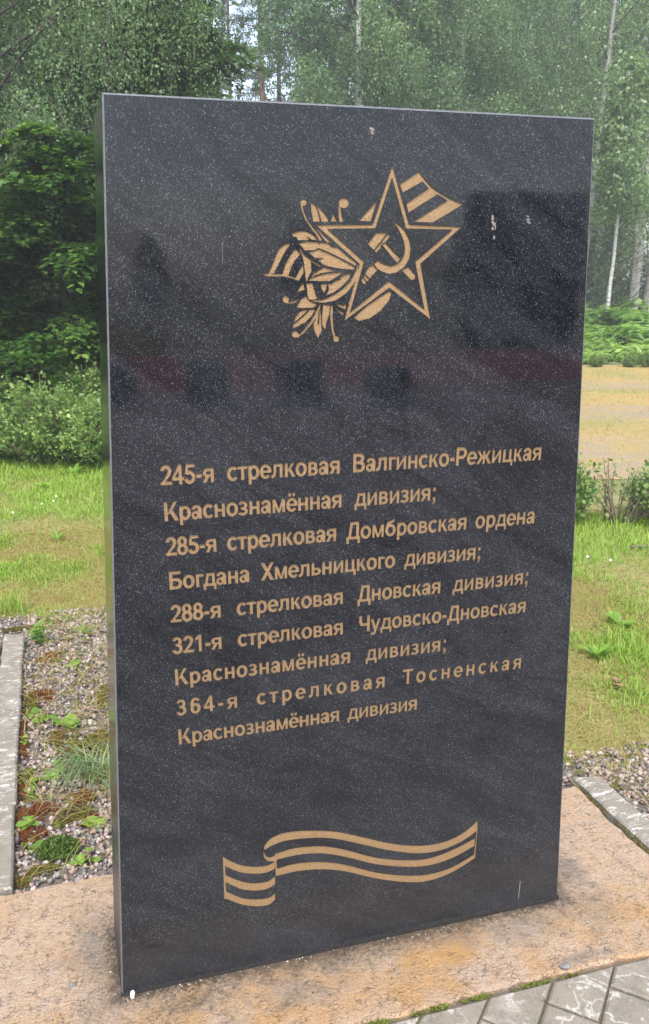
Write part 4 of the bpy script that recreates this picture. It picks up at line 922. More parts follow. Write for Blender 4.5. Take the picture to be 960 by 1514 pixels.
def pine(h, seed, r0=0.17, start=0.3):
    rng = np.random.default_rng(seed)
    P, R = trunk_path(h, r0, rng, (0, 0), 0.02); paths = [(P, R)]; C, D, T = [], [], []
    n = 70
    for i in range(n):
        f = start + (0.985 - start) * (i + rng.random()) / n; base = at_h(P, f * h); az = i * 2.4 + rng.normal(0, 0.4)
        ln = (0.5 + 2.0 * (1 - f) ** 0.7) * (0.5 + 0.7 * rng.random()); out = np.array([math.cos(az), math.sin(az), 0])
        t = np.linspace(0, 1, 5); L = base + out * (ln * t)[:, None] + np.array([0, 0, 1.0]) * (ln * (0.1 * t + 0.12 * t ** 2 * (f * 2 - 0.9)))[:, None]
        L += rng.normal(0, 0.04, L.shape) * t[:, None]
        paths.append((L, 0.022 * (1 - t) + 0.006))
        if f < start + 0.14 and rng.random() < 0.6: continue
        for s in range(9):
            q = 0.3 + 0.7 * rng.random(); p0 = np.array([np.interp(q, t, L[:, c]) for c in range(3)]) + rng.normal(0, 0.12, 3)
            m = 34; d = unit(rng.normal(0, 1, (m, 3)) + out * 0.5 + np.array([0, 0, 0.5]))
            C.append(np.repeat(p0[None], m, 0) + d * 0.03 + rng.normal(0, 0.05, (m, 3))); D.append(d); T.append(np.clip(0.45 + rng.normal(0, 0.15) + rng.normal(0, 0.1, m), 0, 1))
    C, D, T = map(np.concatenate, (C, D, T))
    v, f_, tt = leaf_quads(C, D, rng.normal(0, 1, C.shape), 0.15 * (0.7 + 0.5 * rng.random(len(C))), 0.10, 0.0, T)
    return wood('trunk', paths, 6), npmesh('crown', v, f_, tt)


def aspen(h, seed, r0=0.12, lean=(0, 0), first=0.35, leaf=0.085, n_limb=26, dead=16, dens=26):
    """slim forest-edge tree: bare pole with dead twigs below, loose leaf clumps above"""
    rng = np.random.default_rng(seed)
    P, R = trunk_path(h, r0, rng, lean, 0.015, 18); paths = [(P, R)]; C, D, T = [], [], []
    for i in range(dead):
        z = h * (0.06 + (first + 0.12) * rng.random()); az = rng.random() * 6.28; ln = 0.4 + 0.9 * rng.random()
        out = np.array([math.cos(az), math.sin(az), 0.35 + 0.5 * rng.random()]); t = np.linspace(0, 1, 5)
        L = at_h(P, z) + out * (ln * t)[:, None] + np.cumsum(rng.normal(0, 0.04, (5, 3)), 0) * t[:, None]
        paths.append((L, 0.010 * (1 - t) + 0.003))
        for q in range(2):
            k = 1 + int(rng.integers(3)); e = L[k] + (out + rng.normal(0, 0.6, 3)) * ln * 0.35
            paths.append((np.stack([L[k], (L[k] + e) / 2 + rng.normal(0, 0.03, 3), e]), np.array([0.005, 0.004, 0.002])))
    for i in range(n_limb):
        f = first + (0.98 - first) * (i + rng.random()) / n_limb; az = i * 2.4 + rng.normal(0, 0.5)
        ln = h * 0.14 * (0.5 + rng.random()) * (1.15 - f * 0.5); out = np.array([math.cos(az), math.sin(az), 0])
        t = np.linspace(0, 1, 5)
        L = at_h(P, f * h) + out * (ln * t)[:, None] + np.array([0, 0, 1]) * (ln * (0.75 * t - 0.2 * t ** 2))[:, None] + np.cumsum(rng.normal(0, 0.03, (5, 3)), 0) * t[:, None]
        paths.append((L, 0.14 * r0 * (1 - t) + 0.004)); tone = rng.normal(0, 0.12)
        for s in range(7):
            q = 0.25 + 0.75 * rng.random(); p0 = np.array([np.interp(q, t, L[:, c]) for c in range(3)]) + rng.normal(0, 0.1, 3)
            c = p0 + rng.normal(0, 1, (dens, 3)) * np.array([0.21, 0.21, 0.14]); C.append(c)
            D.append(rng.normal(0, 0.7, c.shape) + np.array([0, 0, -0.6])); T.append(np.clip(0.45 + tone + rng.normal(0, 0.1) + rng.normal(0, 0.13, dens), 0, 1))
    C, D, T = map(np.concatenate, (C, D, T))
    v, f_, tt = leaf_quads(C, D, rng.normal(0, 1, C.shape) + np.array([0, 0, 0.6]), leaf * (0.65 + 0.6 * rng.random(len(C))), 0.42, 0.06, T)
    return wood('trunk', paths, 7), npmesh('crown', v, f_, tt)


def plant_tree(name, meshes, mats, loc, label, group=None, rz=0.0, s=1.0):
    e = empty(name, loc, label, 'tree', group, rz, s)
    link('trunk', meshes[0], mats[0], e)
    link('crown', meshes[1], mats[1], e)
    return e


def copy_thing(src, loc, label, rz=0.0, s=1.0, group=None):
    e = src.copy(); COL.objects.link(e)
    e.location = loc; e.rotation_euler = (0, 0, rz); e.scale = (s, s, s)
    e['label'] = label
    if group: e['group'] = group
    for ch in list(src.children):
        c = ch.copy(); COL.objects.link(c); c.parent = e
    return e


GZ = -0.05
EDGE = 'trees along the edge of the clearing'
# left: dark tiered hornbeams behind the hedge
hb = spray_tree(3.45, 21, 0.08, 84, 0.02, 0.50, 17, 0.10, 36, 0.17, 0.16, 0.3, 0.5)
hb1 = plant_tree('hornbeam_tree', hb, (B_brown, L_horn), (0.30, 9.9, GZ), 'dark green hornbeam with tiered leaf sprays just left of the black stele', EDGE)
copy_thing(hb1, (-1.9, 11.0, GZ), 'dark green hornbeam with tiered leaf sprays at the far left picture edge', 2.0, 1.05, EDGE)
copy_thing(hb1, (2.7, 12.0, GZ), 'dark green hornbeam mostly hidden behind the black stele', 4.1, 0.95, EDGE)
# left: grey-green weeping birches above them
bA = birch(10.5, 31, 0.06, 54, 0.06, 0.27, 64, 0.044, 1.2, 0.042)
b1 = plant_tree('weeping_birch', bA, (B_birch, L_birch), (-0.55, 12.5, GZ), 'grey green weeping birch towering over the dark hornbeam at the left edge', EDGE)
bC = birch(10.0, 77, 0.06, 54, 0.06, 0.24, 62, 0.046, 1.0, 0.040)
b2 = plant_tree('weeping_birch', bC, (B_birch, L_birch), (0.75, 15.6, GZ), 'weeping birch between the left edge birch and the maple above the stele corner', EDGE)
copy_thing(b1, (-4.6, 17.5, GZ), 'weeping birch beyond the left picture edge, behind the hornbeam', 1.3, 1.0, EDGE)
# a maple over the stele's upper left corner
mp = spray_tree(7.8, 5, 0.08, 96, 0.14, 0.165, 20, 0.088, 36, 0.5, 0.6, 0.35, 0.35)
m1 = plant_tree('maple_tree', mp, (B_brown, L_maple), (2.0, 13.6, GZ), 'brighter green maple rising above the stele\'s upper left corner', EDGE)
copy_thing(m1, (2.1, 16.4, GZ), 'green maple behind the brighter maple, left of the sky gap', 2.2, 1.08, EDGE)
# pines in the sky gap
pA = pine(21, 3); pB = pine(19, 9, 0.14, 0.22)
pi = plant_tree('pine_tree', pA, (B_pine, L_pine), (9.75, 36.5, GZ), 'thin dark pine with reddish trunk right in the bright sky gap', 'pines in the sky gap')
p2 = plant_tree('pine_tree', pB, (B_pine, L_pine), (10.9, 38.5, GZ), 'dark pine at the right side of the bright sky gap', 'pines in the sky gap')
copy_thing(p2, (8.55, 37.5, GZ), 'sparse pine at the left side of the bright sky gap', 2.0, 0.9, 'pines in the sky gap')
# the hazy birches across the top
bB = birch(15, 52, 0.15, 58, 0.12, 0.19, 70, 0.075, 1.4, 0.070)
bD = birch(14, 64, 0.13, 60, 0.16, 0.22, 70, 0.075, 1.25, 0.070)
HZ = 'hazy birches above the stele'
q1 = plant_tree('weeping_birch', bB, (B_birch, L_birch), (9.9, 25.4, GZ), 'large hazy weeping birch just right of the bright sky gap', HZ)
q2 = plant_tree('weeping_birch', bD, (B_birch, L_birch), (11.9, 26.5, GZ), 'hazy weeping birch above the gold star on the stele', HZ)
copy_thing(q1, (14.6, 28.5, GZ), 'hazy weeping birch above the striped ribbon right of the star', 2.1, 0.95, HZ)
copy_thing(q2, (17.2, 31.0, GZ), 'hazy weeping birch behind the stele\'s upper right corner', 1.0, 1.05, HZ)
copy_thing(q2, (20.8, 34.0, GZ), 'hazy weeping birch seen over the aspen trunks at the right', 3.3, 1.0, HZ)
copy_thing(q1, (25.2, 35.0, GZ), 'hazy weeping birch at the upper right picture corner', 4.6, 1.0, HZ)
copy_thing(q1, (29.0, 31.5, GZ), 'hazy weeping birch beyond the right picture edge', 0.6, 1.0, HZ)
# right: aspen poles and a light young tree
AS = 'aspens at the right forest edge'
a1 = aspen(13, 12, 0.17, (-0.05, 0), 0.42)
plant_tree('aspen_tree', a1, (B_aspen, L_aspen), (20.9, 26.0, GZ), 'pale aspen trunk second from the right picture edge', AS)
a2 = aspen(14, 15, 0.21, (0.01, 0), 0.45)
plant_tree('aspen_tree', a2, (B_aspen, L_aspen), (21.6, 26.2, GZ), 'thicker pale aspen trunk nearest the right picture edge', AS)
a3 = aspen(12, 18, 0.15, (0.0, 0), 0.40)
plant_tree('aspen_tree', a3, (B_aspen, L_aspen), (17.35, 24.2, GZ), 'grey aspen trunk showing right beside the stele\'s right edge', AS)
a4 = aspen(7.5, 25, 0.075, (0.02, 0.02), 0.30, 0.10, 13, 34, 13)
a4e = plant_tree('aspen_tree', a4, (B_aspen, L_aspen), (17.45, 22.8, GZ), 'slim young aspen with bare twigs between the thick trunks', AS)
copy_thing(a4e, (18.9, 23.6, GZ), 'slim young aspen with low leaf clumps left of the thick pale trunks', 2.4, 0.92, AS)
yb = aspen(7.6, 41, 0.055, (0.01, 0), 0.44, 0.11, 34, 8, 30)
plant_tree('young_birch', yb, (B_birch, L_aspen), (16.6, 21.6, GZ), 'light green young tree right of the stele\'s upper right corner', AS)

# the deep wood behind, one mass
def forest_mass():
    rng = np.random.default_rng(99); C, D, T, paths = [], [], [], []
    spots = []
    for row, (yy, hh) in enumerate(((20.5, 9), (25, 12), (33, 14), (38, 16), (44, 18))):
        for x in np.arange(-26, 58, 2.3):
            X = x + rng.normal(0, 0.6); Y = yy + rng.normal(0, 1.0) + max(0, (X - 20)) * -0.12
            spots.append((X, Y, hh, row))
    for (X, Y, hh, row) in spots:
        k = X / (Y + 1.6)
        if 0.18 < k < 0.31 and row != 0: continue                       # the sky gap
        if row == 0 and (X > 3.6): continue
        if row == 1 and X > 4.2: continue
        if row == 2 and X > 15 and rng.random() < 0.35: continue
        h = hh * (0.8 + 0.4 * rng.random()); w = 1.5 + 0.5 * rng.random()
        z = np.linspace(0, h, 6)
        paths.append((np.stack([np.full(6, X) + np.cumsum(rng.normal(0, 0.06, 6)), np.full(6, Y), z], 1), 0.13 * (1 - z / h) + 0.02))
        nc = 230
        f = rng.random(nc) ** 0.85; a = rng.random(nc) * 6.28; rr = w * (1.15 - f) ** 0.5 * np.sqrt(rng.random(nc))
        cc = np.stack([X + rr * np.cos(a), Y + rr * np.sin(a), h * (0.05 + 0.93 * f)], 1)
        cc[:50, 2] = 0.2 + 2.4 * rng.random(50)
        tone = rng.normal(0, 0.12); m = 26
        pts = np.repeat(cc, m, 0) + rng.normal(0, 1, (nc * m, 3)) * np.array([0.33, 0.33, 0.26])
        C.append(pts); D.append(rng.normal(0, 0.6, pts.shape) + np.array([0, 0, -0.7])); T.append(np.clip(0.35 + tone + np.repeat(rng.normal(0, 0.13, nc), m) + rng.normal(0, 0.1, nc * m), 0, 1))
    C, D, T = map(np.concatenate, (C, D, T))
    v, f_, tt = leaf_quads(C, D, rng.normal(0, 1, C.shape) + np.array([0, 0, 0.7]), 0.19 * (0.6 + 0.7 * rng.random(len(C))), 0.38, 0.08, T)
    wv, wf = tubes(paths, 5)
    V = np.concatenate([v, wv]); Fq = np.concatenate([f_, wf + len(v)])
    me = npmesh('forest', V, Fq, np.concatenate([tt, np.zeros(len(wv))]))
    me.materials.append(L_wood); me.materials.append(B_brown)
    mi = np.zeros(len(Fq), dtype=np.int32); mi[len(f_):] = 1
    me.polygons.foreach_set('material_index', mi)
    return me


tag(link('forest', forest_mass(), None), 'dense dark mixed forest closing off the clearing behind the single trees', 'forest', kind='stuff')

# trees behind the photographer (mirrored in the stone)
RB = 'trees beyond the plaza behind the photographer'
for k, (x, y, s, src, lab) in enumerate(((-16, -62, 0.42, q1, 'first birch, counted from the west, in the row beyond the red path'), (-4, -66, 0.44, q2, 'second birch from the west end of the row beyond the red path'),
                                         (8, -64, 0.38, q1, 'third and smallest birch in the row beyond the red path'), (20, -66, 0.50, q2, 'middle birch, the tallest, in the row beyond the red path'),
                                         (32, -62, 0.42, q1, 'third birch from the east end of the row beyond the red path'), (44, -65, 0.44, q2, 'second birch from the east end of the row beyond the red path'),
                                         (56, -62, 0.42, q1, 'last birch at the east end of the row beyond the red path'))):
    copy_thing(src, (x, y, GZ), lab, k * 1.3, s, RB)
# =====================================================================================
# shrubs, ferns
# =====================================================================================
def shrub(w, h, seed, stems=60, leaf=0.045, per=46, bare=0.15, up=0.9, woody=0.006, light_top=0.35):
    """hedge shrub: many upright shoots from a low stool"""
    rng = np.random.default_rng(seed); paths, C, D, T = [], [], [], []
    for i in range(stems):
        a = rng.random() * 6.28; r0 = 0.12 * w * math.sqrt(rng.random()); r1 = w * 0.5 * math.sqrt(rng.random())
        hh = h * (0.6 + 0.5 * rng.random()) * (1.05 - 0.45 * (r1 / (w * 0.5)) ** 2)
        t = np.linspace(0, 1, 6); o = np.array([math.cos(a), math.sin(a), 0])
        L = o * (r0 + (r1 - r0) * t ** 0.8)[:, None] + np.array([0, 0, 1.0]) * (hh * t ** up)[:, None] + np.cumsum(rng.normal(0, 0.012, (6, 3)), 0)
        L[0, 2] = -0.02
        paths.append((L, woody * (1.6 - 1.3 * t)))
        tone = rng.normal(0, 0.1); m = per
        q = bare + (1 - bare) * rng.random(m) ** 0.85
        c = np.stack([np.interp(q, t, L[:, k]) for k in range(3)], 1) + rng.normal(0, 0.035, (m, 3))
        C.append(c); D.append(o * 0.5 + np.array([0, 0, 0.5]) + rng.normal(0, 0.7, (m, 3)))
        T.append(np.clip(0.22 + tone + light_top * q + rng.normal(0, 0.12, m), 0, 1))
        for k in range(2):                                            # side shoots
            q0 = 0.35 + 0.5 * rng.random(); b0 = np.array([np.interp(q0, t, L[:, k2]) for k2 in range(3)])
            e = b0 + unit((o * rng.random() + rng.normal(0, 0.6, 3) + np.array([0, 0, 0.5]))[None])[0] * h * 0.25
            paths.append((np.stack([b0, (b0 + e) / 2, e]), np.array([woody * 0.5, woody * 0.4, woody * 0.25])))
            mm = per // 3; w_ = rng.random(mm)[:, None]
            C.append(b0 + (e - b0) * w_ + rng.normal(0, 0.025, (mm, 3))); D.append((e - b0) + rng.normal(0, 0.12, (mm, 3)))
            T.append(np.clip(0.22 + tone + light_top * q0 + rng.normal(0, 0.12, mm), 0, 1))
    C, D, T = map(np.concatenate, (C, D, T))
    v, f, tt = leaf_quads(C, D, rng.normal(0, 1, C.shape) * 0.7 + np.array([0, 0, 0.9]), leaf * (0.6 + 0.7 * rng.random(len(C))), 0.36, 0.08, T)
    wv, wf = tubes(paths, 5)
    return npmesh('stems', wv, wf, smooth=True), npmesh('foliage', v, f, tt)


def plant(name, cat, meshes, mats, loc, label, group=None, rz=0.0, s=1.0):
    e = empty(name, loc, label, cat, group, rz, s)
    link('stems', meshes[0], mats[0], e); link('foliage', meshes[1], mats[1], e)
    return e


HG = 'clipped hedge shrubs around the lawn'
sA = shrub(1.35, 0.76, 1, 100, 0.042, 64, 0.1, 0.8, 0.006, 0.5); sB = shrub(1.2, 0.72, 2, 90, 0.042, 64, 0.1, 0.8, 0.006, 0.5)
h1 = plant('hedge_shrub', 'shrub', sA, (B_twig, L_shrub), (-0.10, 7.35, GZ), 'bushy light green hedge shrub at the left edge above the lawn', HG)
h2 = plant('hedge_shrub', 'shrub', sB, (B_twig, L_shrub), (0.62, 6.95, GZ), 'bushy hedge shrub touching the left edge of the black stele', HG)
copy_thing(h1, (-1.15, 7.9, GZ), 'hedge shrub just outside the left picture edge', 2.0, 1.0, HG)
copy_thing(h1, (0.35, 8.35, GZ), 'hedge shrub in the second row, in front of the dark hornbeam', 4.0, 1.05, HG)
copy_thing(h2, (-0.75, 8.9, GZ), 'hedge shrub in the second row at the far left edge', 1.0, 1.05, HG)
copy_thing(h2, (1.65, 6.1, GZ), 'hedge shrub hidden behind the stele, nearest the left corner', 2.5, 0.95, HG)
copy_thing(h1, (2.6, 5.1, GZ), 'hedge shrub hidden behind the middle of the stele', 5.0, 0.8, HG)
sC = shrub(0.85, 0.46, 5, 40, 0.042, 44, 0.35, 1.0, 0.006)
plant('hedge_shrub', 'shrub', sC, (B_twig, L_shrub), (3.55, 3.85, GZ), 'low leafy pruned shrub beside the stele\'s right edge', HG)
sD = shrub(0.62, 0.50, 8, 24, 0.034, 6, 0.5, 0.9, 0.0055)
plant('hedge_shrub', 'shrub', sD, (B_twig, L_shrub), (4.0, 3.55, GZ), 'nearly bare pruned shrub with grey stems right of the leafy one', HG)
sE = shrub(0.8, 0.52, 9, 36, 0.042, 44, 0.3, 1.0, 0.006)
plant('hedge_shrub', 'shrub', sE, (B_twig, L_shrub), (4.30, 3.42, GZ), 'leafy pruned shrub cut off by the right picture edge', HG)

# small round shrubs at the far side of the field
sF = shrub(0.62, 0.42, 12, 40, 0.05, 40, 0.1, 0.8)
FS = 'small bushes along the far field edge'
for k, (px, lab) in enumerate(((883, 'small round bush at the far field edge, nearest the stele'), (931, 'small round bush at the far field edge, in the middle of three'), (957, 'small round bush at the far field edge, at the right picture edge'))):
    g = G(px, 543, -0.05)
    if k == 0: s0 = plant('small_bush', 'bush', sF, (B_twig, L_shrub), tuple(g), lab, FS, 0.0, 0.65)
    else: copy_thing(s0, tuple(g), lab, k * 1.7, (0.6, 0.6, 0.85)[k], FS)


def ferns():
    rng = np.random.default_rng(44); C, D, N_, T, S = [], [], [], [], []
    for i in range(2600):
        u_ = rng.random(); x = 3.0 + 26 * u_
        y0 = 15.7 + (11.9 - x) * 0.40
        y = y0 + 0.3 + 9.0 * rng.random() ** 1.5
        back = (y - y0) / 9.0
        hgt = (0.26 + 0.70 * back) * (0.6 + 0.6 * rng.random()) * (1.0 + 0.6 * (math.sin(x * 1.9) * math.sin(y * 1.3) > 0.4))
        for b in range(6):
            a = rng.random() * 6.28; ln = hgt * (0.8 + 0.5 * rng.random()); m = 9
            t = np.linspace(0.2, 1, m); o = np.array([math.cos(a), math.sin(a), 0])
            spine = np.array([x, y, GZ]) + o * (ln * t)[:, None] * 0.8 + np.array([0, 0, 1.0]) * (ln * (1.35 * t - 0.75 * t ** 2))[:, None]
            sd_ = np.array([-o[1], o[0], 0])
            for sg in (-1, 1):
                C.append(spine); D.append(sd_ * sg + o * 0.5 + np.array([0, 0, -0.15]) + rng.normal(0, 0.15, (m, 3)))
                N_.append(np.array([0, 0, 1.0]) + rng.normal(0, 0.3, (m, 3))); S.append(0.42 * ln * (1.15 - t))
                T.append(np.clip(0.52 + 0.6 * (0.35 - back) + rng.normal(0, 0.2) + 0.15 * t, 0, 1))
    C, D, N_, T, S = map(np.concatenate, (C, D, N_, T, S))
    v, f, tt = leaf_quads(C, D, N_, S, 0.27, 0.08, T)
    return npmesh('fern_cover', v, f, tt)


tag(link('fern_cover', ferns(), L_fern), 'bright green ferns and nettles growing under the aspens beyond the field', 'ferns', kind='stuff')

# =====================================================================================
# lawn
# =====================================================================================
L_grass = mat_leaf('grass_blade', [(0.0, (0.30, 0.215, 0.075)), (0.30, (0.40, 0.32, 0.13)), (0.40, (0.25, 0.30, 0.055)), (0.7, (0.19, 0.31, 0.035)), (1.0, (0.28, 0.42, 0.06))], 0.35, 0.5)


def noise2(x, y, seed, f):
    rng = np.random.default_rng(seed); out = np.zeros_like(x)
    for k in range(5):
        a = rng.random() * 6.28; fr = f * (0.6 + 0.9 * rng.random()); p = rng.random(2) * 6.28
        out += np.sin((x * math.cos(a) + y * math.sin(a)) * fr + p[0]) * np.cos((y * math.cos(a) - x * math.sin(a)) * fr * 0.8 + p[1])
    return out / 2.2


def blade_mesh(name, x, y, h, bend, width, tint, rng, z0=-0.05, az=None):
    n = len(x); az = rng.random(n) * 6.28 if az is None else az
    o = np.stack([np.cos(az), np.sin(az), np.zeros(n)], 1); s = np.stack([-np.sin(az), np.cos(az), np.zeros(n)], 1)
    base = np.stack([x, y, np.full(n, z0)], 1); w = np.asarray(width).reshape(-1, 1)
    rows = []
    for t, k in ((0.0, 0.8), (0.4, 1.0), (0.75, 0.7), (1.0, 0.08)):
        up_ = h * (t - bend * 0.45 * t ** 2); fw_ = h * bend * t ** 1.7 * 0.9
        c = base + o * fw_[:, None] + np.array([0, 0, 1.0]) * np.maximum(up_, 0.004)[:, None]
        rows += [c - s * w * k, c + s * w * k]
    V = np.stack(rows, 1).reshape(-1, 3); i0 = (np.arange(n) * 8)[:, None]
    F = np.concatenate([i0 + np.array([[0, 1, 3, 2]]), i0 + np.array([[2, 3, 5, 4]]), i0 + np.array([[4, 5, 7, 6]])])
    return npmesh(name, V, F, np.repeat(tint, 8))


def hedge_y(x): return np.interp(x, [-3, -0.6, 0.4, 2.2, 3.9, 6.0], [8.4, 7.3, 6.7, 5.1, 3.55, 1.8])


def lawn_ok(x, y):
    ok = (y < hedge_y(x) + 0.35)
    lo = np.interp(x, [-3, -0.4, 0.16, 0.75, 0.85, 1.2, 1.66, 2.06, 3.2, 7], [2.8, 2.83, 2.72, 2.6, 1.15, 0.95, 0.66, 0.70, 0.60, 0.2])
    return ok & (y > lo - 0.05 + 0.1 * noise2(x, y, 3, 9))


def lawn():
    rng = np.random.default_rng(17)
    X, Y = [], []
    for (x0, x1, y0, y1, d) in ((-0.9, 0.9, 2.6, 4.6, 10500), (-1.0, 1.4, 4.6, 8.0, 4200), (1.4, 3.0, 0.5, 2.6, 10500), (2.6, 5.2, 0.5, 4.6, 4600), (0.8, 3.2, 1.0, 6.0, 900), (-2.6, -0.9, 2.6, 8.5, 500), (3.0, 6.4, -0.6, 2.4, 900)):
        n = int((x1 - x0) * (y1 - y0) * d)
        X.append(x0 + (x1 - x0) * rng.random(n)); Y.append(y0 + (y1 - y0) * rng.random(n))
    X, Y = np.concatenate(X), np.concatenate(Y); k = lawn_ok(X, Y); X, Y = X[k], Y[k]; n = len(X)
    # lush near the hedge and in clumps, mown and straw-coloured elsewhere
    d_h = hedge_y(X) - Y
    lush = np.clip(0.5 + 0.55 * noise2(X, Y, 5, 3.2) + 0.45 * noise2(X, Y, 6, 9) + np.clip(1.2 - d_h * 0.6, -0.25, 0.9), 0, 1)
    straw = rng.random(n) < (0.56 - 0.50 * lush)
    h = np.where(straw, 0.025 + 0.04 * rng.random(n), (0.020 + 0.045 * rng.random(n) ** 1.5) * (0.55 + 1.0 * lush))
    tall = rng.random(n) < 0.014 * (0.3 + lush); h = np.where(tall, 0.08 + 0.08 * rng.random(n), h)
    bend = np.where(straw, 1.2 + 0.9 * rng.random(n), 0.2 + 0.9 * rng.random(n))
    wd = np.where(straw, 0.0009, 0.0010 + 0.0009 * rng.random(n)) * (0.8 + 0.14 * np.hypot(X, Y + 1.6))
    tint = np.where(straw, 0.30 * rng.random(n), np.clip(0.44 + 0.38 * lush * rng.random(n) + 0.2 * rng.random(n), 0.4, 1))
    return blade_mesh('lawn_grass', X, Y, h, bend, wd, tint, rng)


tag(link('lawn_grass', lawn(), L_grass), 'uneven mown lawn grass, lime green with straw coloured patches', 'grass', kind='stuff')
link('lawn', pymesh('lawn', [(-3, 2.75, -0.047), (-0.4, 2.80, -0.047), (0.16, 2.70, -0.047), (0.75, 2.55, -0.047), (0.9, 1.05, -0.047), (1.66, 0.64, -0.047), (2.06, 0.68, -0.047), (3.2, 0.58, -0.047), (7, 0.2, -0.047), (7, 1.2, -0.047), (3.9, 3.95, -0.047), (0.4, 7.2, -0.047), (-3, 9, -0.047)], [list(range(13))]),
     mat_plain('lawn_thatch', (0.13, 0.13, 0.04), (0.25, 0.245, 0.085), 30), kind='structure')


def field_straw():
    rng = np.random.default_rng(23); n = 42000
    x = 3.5 + 14 * rng.random(n); y = 2.5 + 14.5 * rng.random(n); s = 0.345 * x + 0.94 * y
    k = (s > 6.6) & (s < 18.6) & (x / (y + 1.6) > 0.55); x, y, s = x[k], y[k], s[k]; n = len(x)
    bare = ((s < 8.7) | ((s > 10.0) & (s < 11.6)) | ((s > 13.9) & (s < 15.3)))
    keep = rng.random(n) < np.where(bare, 0.22, 1.0); x, y = x[keep], y[keep]; n = len(x)
    h = 0.035 + 0.06 * rng.random(n); return blade_mesh('field_straw', x, y, h, 0.8 + rng.random(n), np.full(n, 0.0028), np.where(rng.random(n) < 0.18, 0.45 + 0.2 * rng.random(n), 0.33 * rng.random(n)), rng)


tag(link('field_straw', field_straw(), L_grass), 'short dry straw coloured stubble on the field beyond the hedge', 'dry grass', kind='stuff')

# =====================================================================================
# gravel, moss, weeds
# =====================================================================================
def ico(sub):
    bm = bmesh.new(); bmesh.ops.create_icosphere(bm, subdivisions=sub, radius=1.0)
    v = np.array([x.co[:] for x in bm.verts]); f = np.array([[q.index for q in p.verts] for p in bm.faces]); bm.free()
    return v, f


def gravel():
    rng = np.random.default_rng(31); VV, FF, TT, off = [], [], [], 0
    protos = []
    for sub, cnt in ((2, 14), (1, 10)):
        v, f = ico(sub); lst = []
        for k in range(cnt):
            p = v.copy()
            for q in range(7):                                         # chip facets off
                nrm = unit(rng.normal(0, 1, (1, 3)))[0]; d = 0.55 + 0.3 * rng.random(); e = p @ nrm - d; p = p - np.maximum(e, 0)[:, None] * nrm
            lst.append(p * np.array([1.0, 0.6 + 0.35 * rng.random(), 0.45 + 0.35 * rng.random()]))
        protos.append((lst, f))
    zones = [(-0.268, 0.42, 0.485, 1.25, 5600, 0), (-0.268, 0.42, 1.25, 2.85, 4600, 0), (-0.8, -0.268, 2.46, 2.85, 3000, 1), (0.42, 0.8, 0.485, 2.7, 1300, 1), (0.8, 1.6, 0.49, 1.0, 1500, 1), (1.70, 2.3, -0.3, 0.72, 5400, 0), (1.55, 1.72, 0.53, 0.72, 4200, 0), (2.3, 3.2, -0.6, 0.62, 1300, 1)]
    for (x0, x1, y0, y1, dens, lv) in zones:
        n = int((x1 - x0) * (y1 - y0) * dens); lst, f = protos[lv]
        for i in range(n):
            p = lst[int(rng.integers(len(lst)))]; r = 0.0046 + 0.0082 * rng.random() ** 1.7
            if rng.random() < 0.05: r *= 1.35
            R = np.linalg.qr(rng.normal(0, 1, (3, 3)))[0]
            x, y = x0 + (x1 - x0) * rng.random(), y0 + (y1 - y0) * rng.random()
            q = (p * r) @ R.T; z = -0.046 + 0.012 * rng.random() + r * 0.45
            VV.append(q + np.array([x, y, z])); FF.append(f + off); off += len(q); TT.append(np.full(len(q), rng.random()))
    return npmesh('gravel', np.concatenate(VV), np.concatenate(FF), np.concatenate(TT))


tg = NT('gravel_stone')
gc = tg.ramp(tg.attr('tint'), [(0.0, (0.055, 0.05, 0.055)), (0.2, (0.13, 0.125, 0.13)), (0.36, (0.24, 0.225, 0.22)), (0.5, (0.33, 0.24, 0.205)), (0.66, (0.28, 0.185, 0.155)), (0.78, (0.38, 0.31, 0.275)), (0.92, (0.47, 0.43, 0.395)), (1.0, (0.20, 0.11, 0.09))])
gc = tg.mix(tg.ramp(tg.noise(240, 4, 0.7), [(0.35, 0.45), (0.6, 0.0)]), gc, (0.10, 0.09, 0.085))
tg.bump(tg.noise(300, 3), 0.3, 0.002)
tag(link('gravel', gravel(), tg.set(col=gc, rough=0.6)), 'grey and pink crushed stone gravel around the slab', 'gravel', kind='stuff')

L_moss = mat_leaf('moss', [(0.0, (0.13, 0.035, 0.015)), (0.38, (0.17, 0.06, 0.02)), (0.45, (0.13, 0.11, 0.02)), (0.7, (0.10, 0.12, 0.02)), (1.0, (0.17, 0.21, 0.035))], 0.15, 0.8)


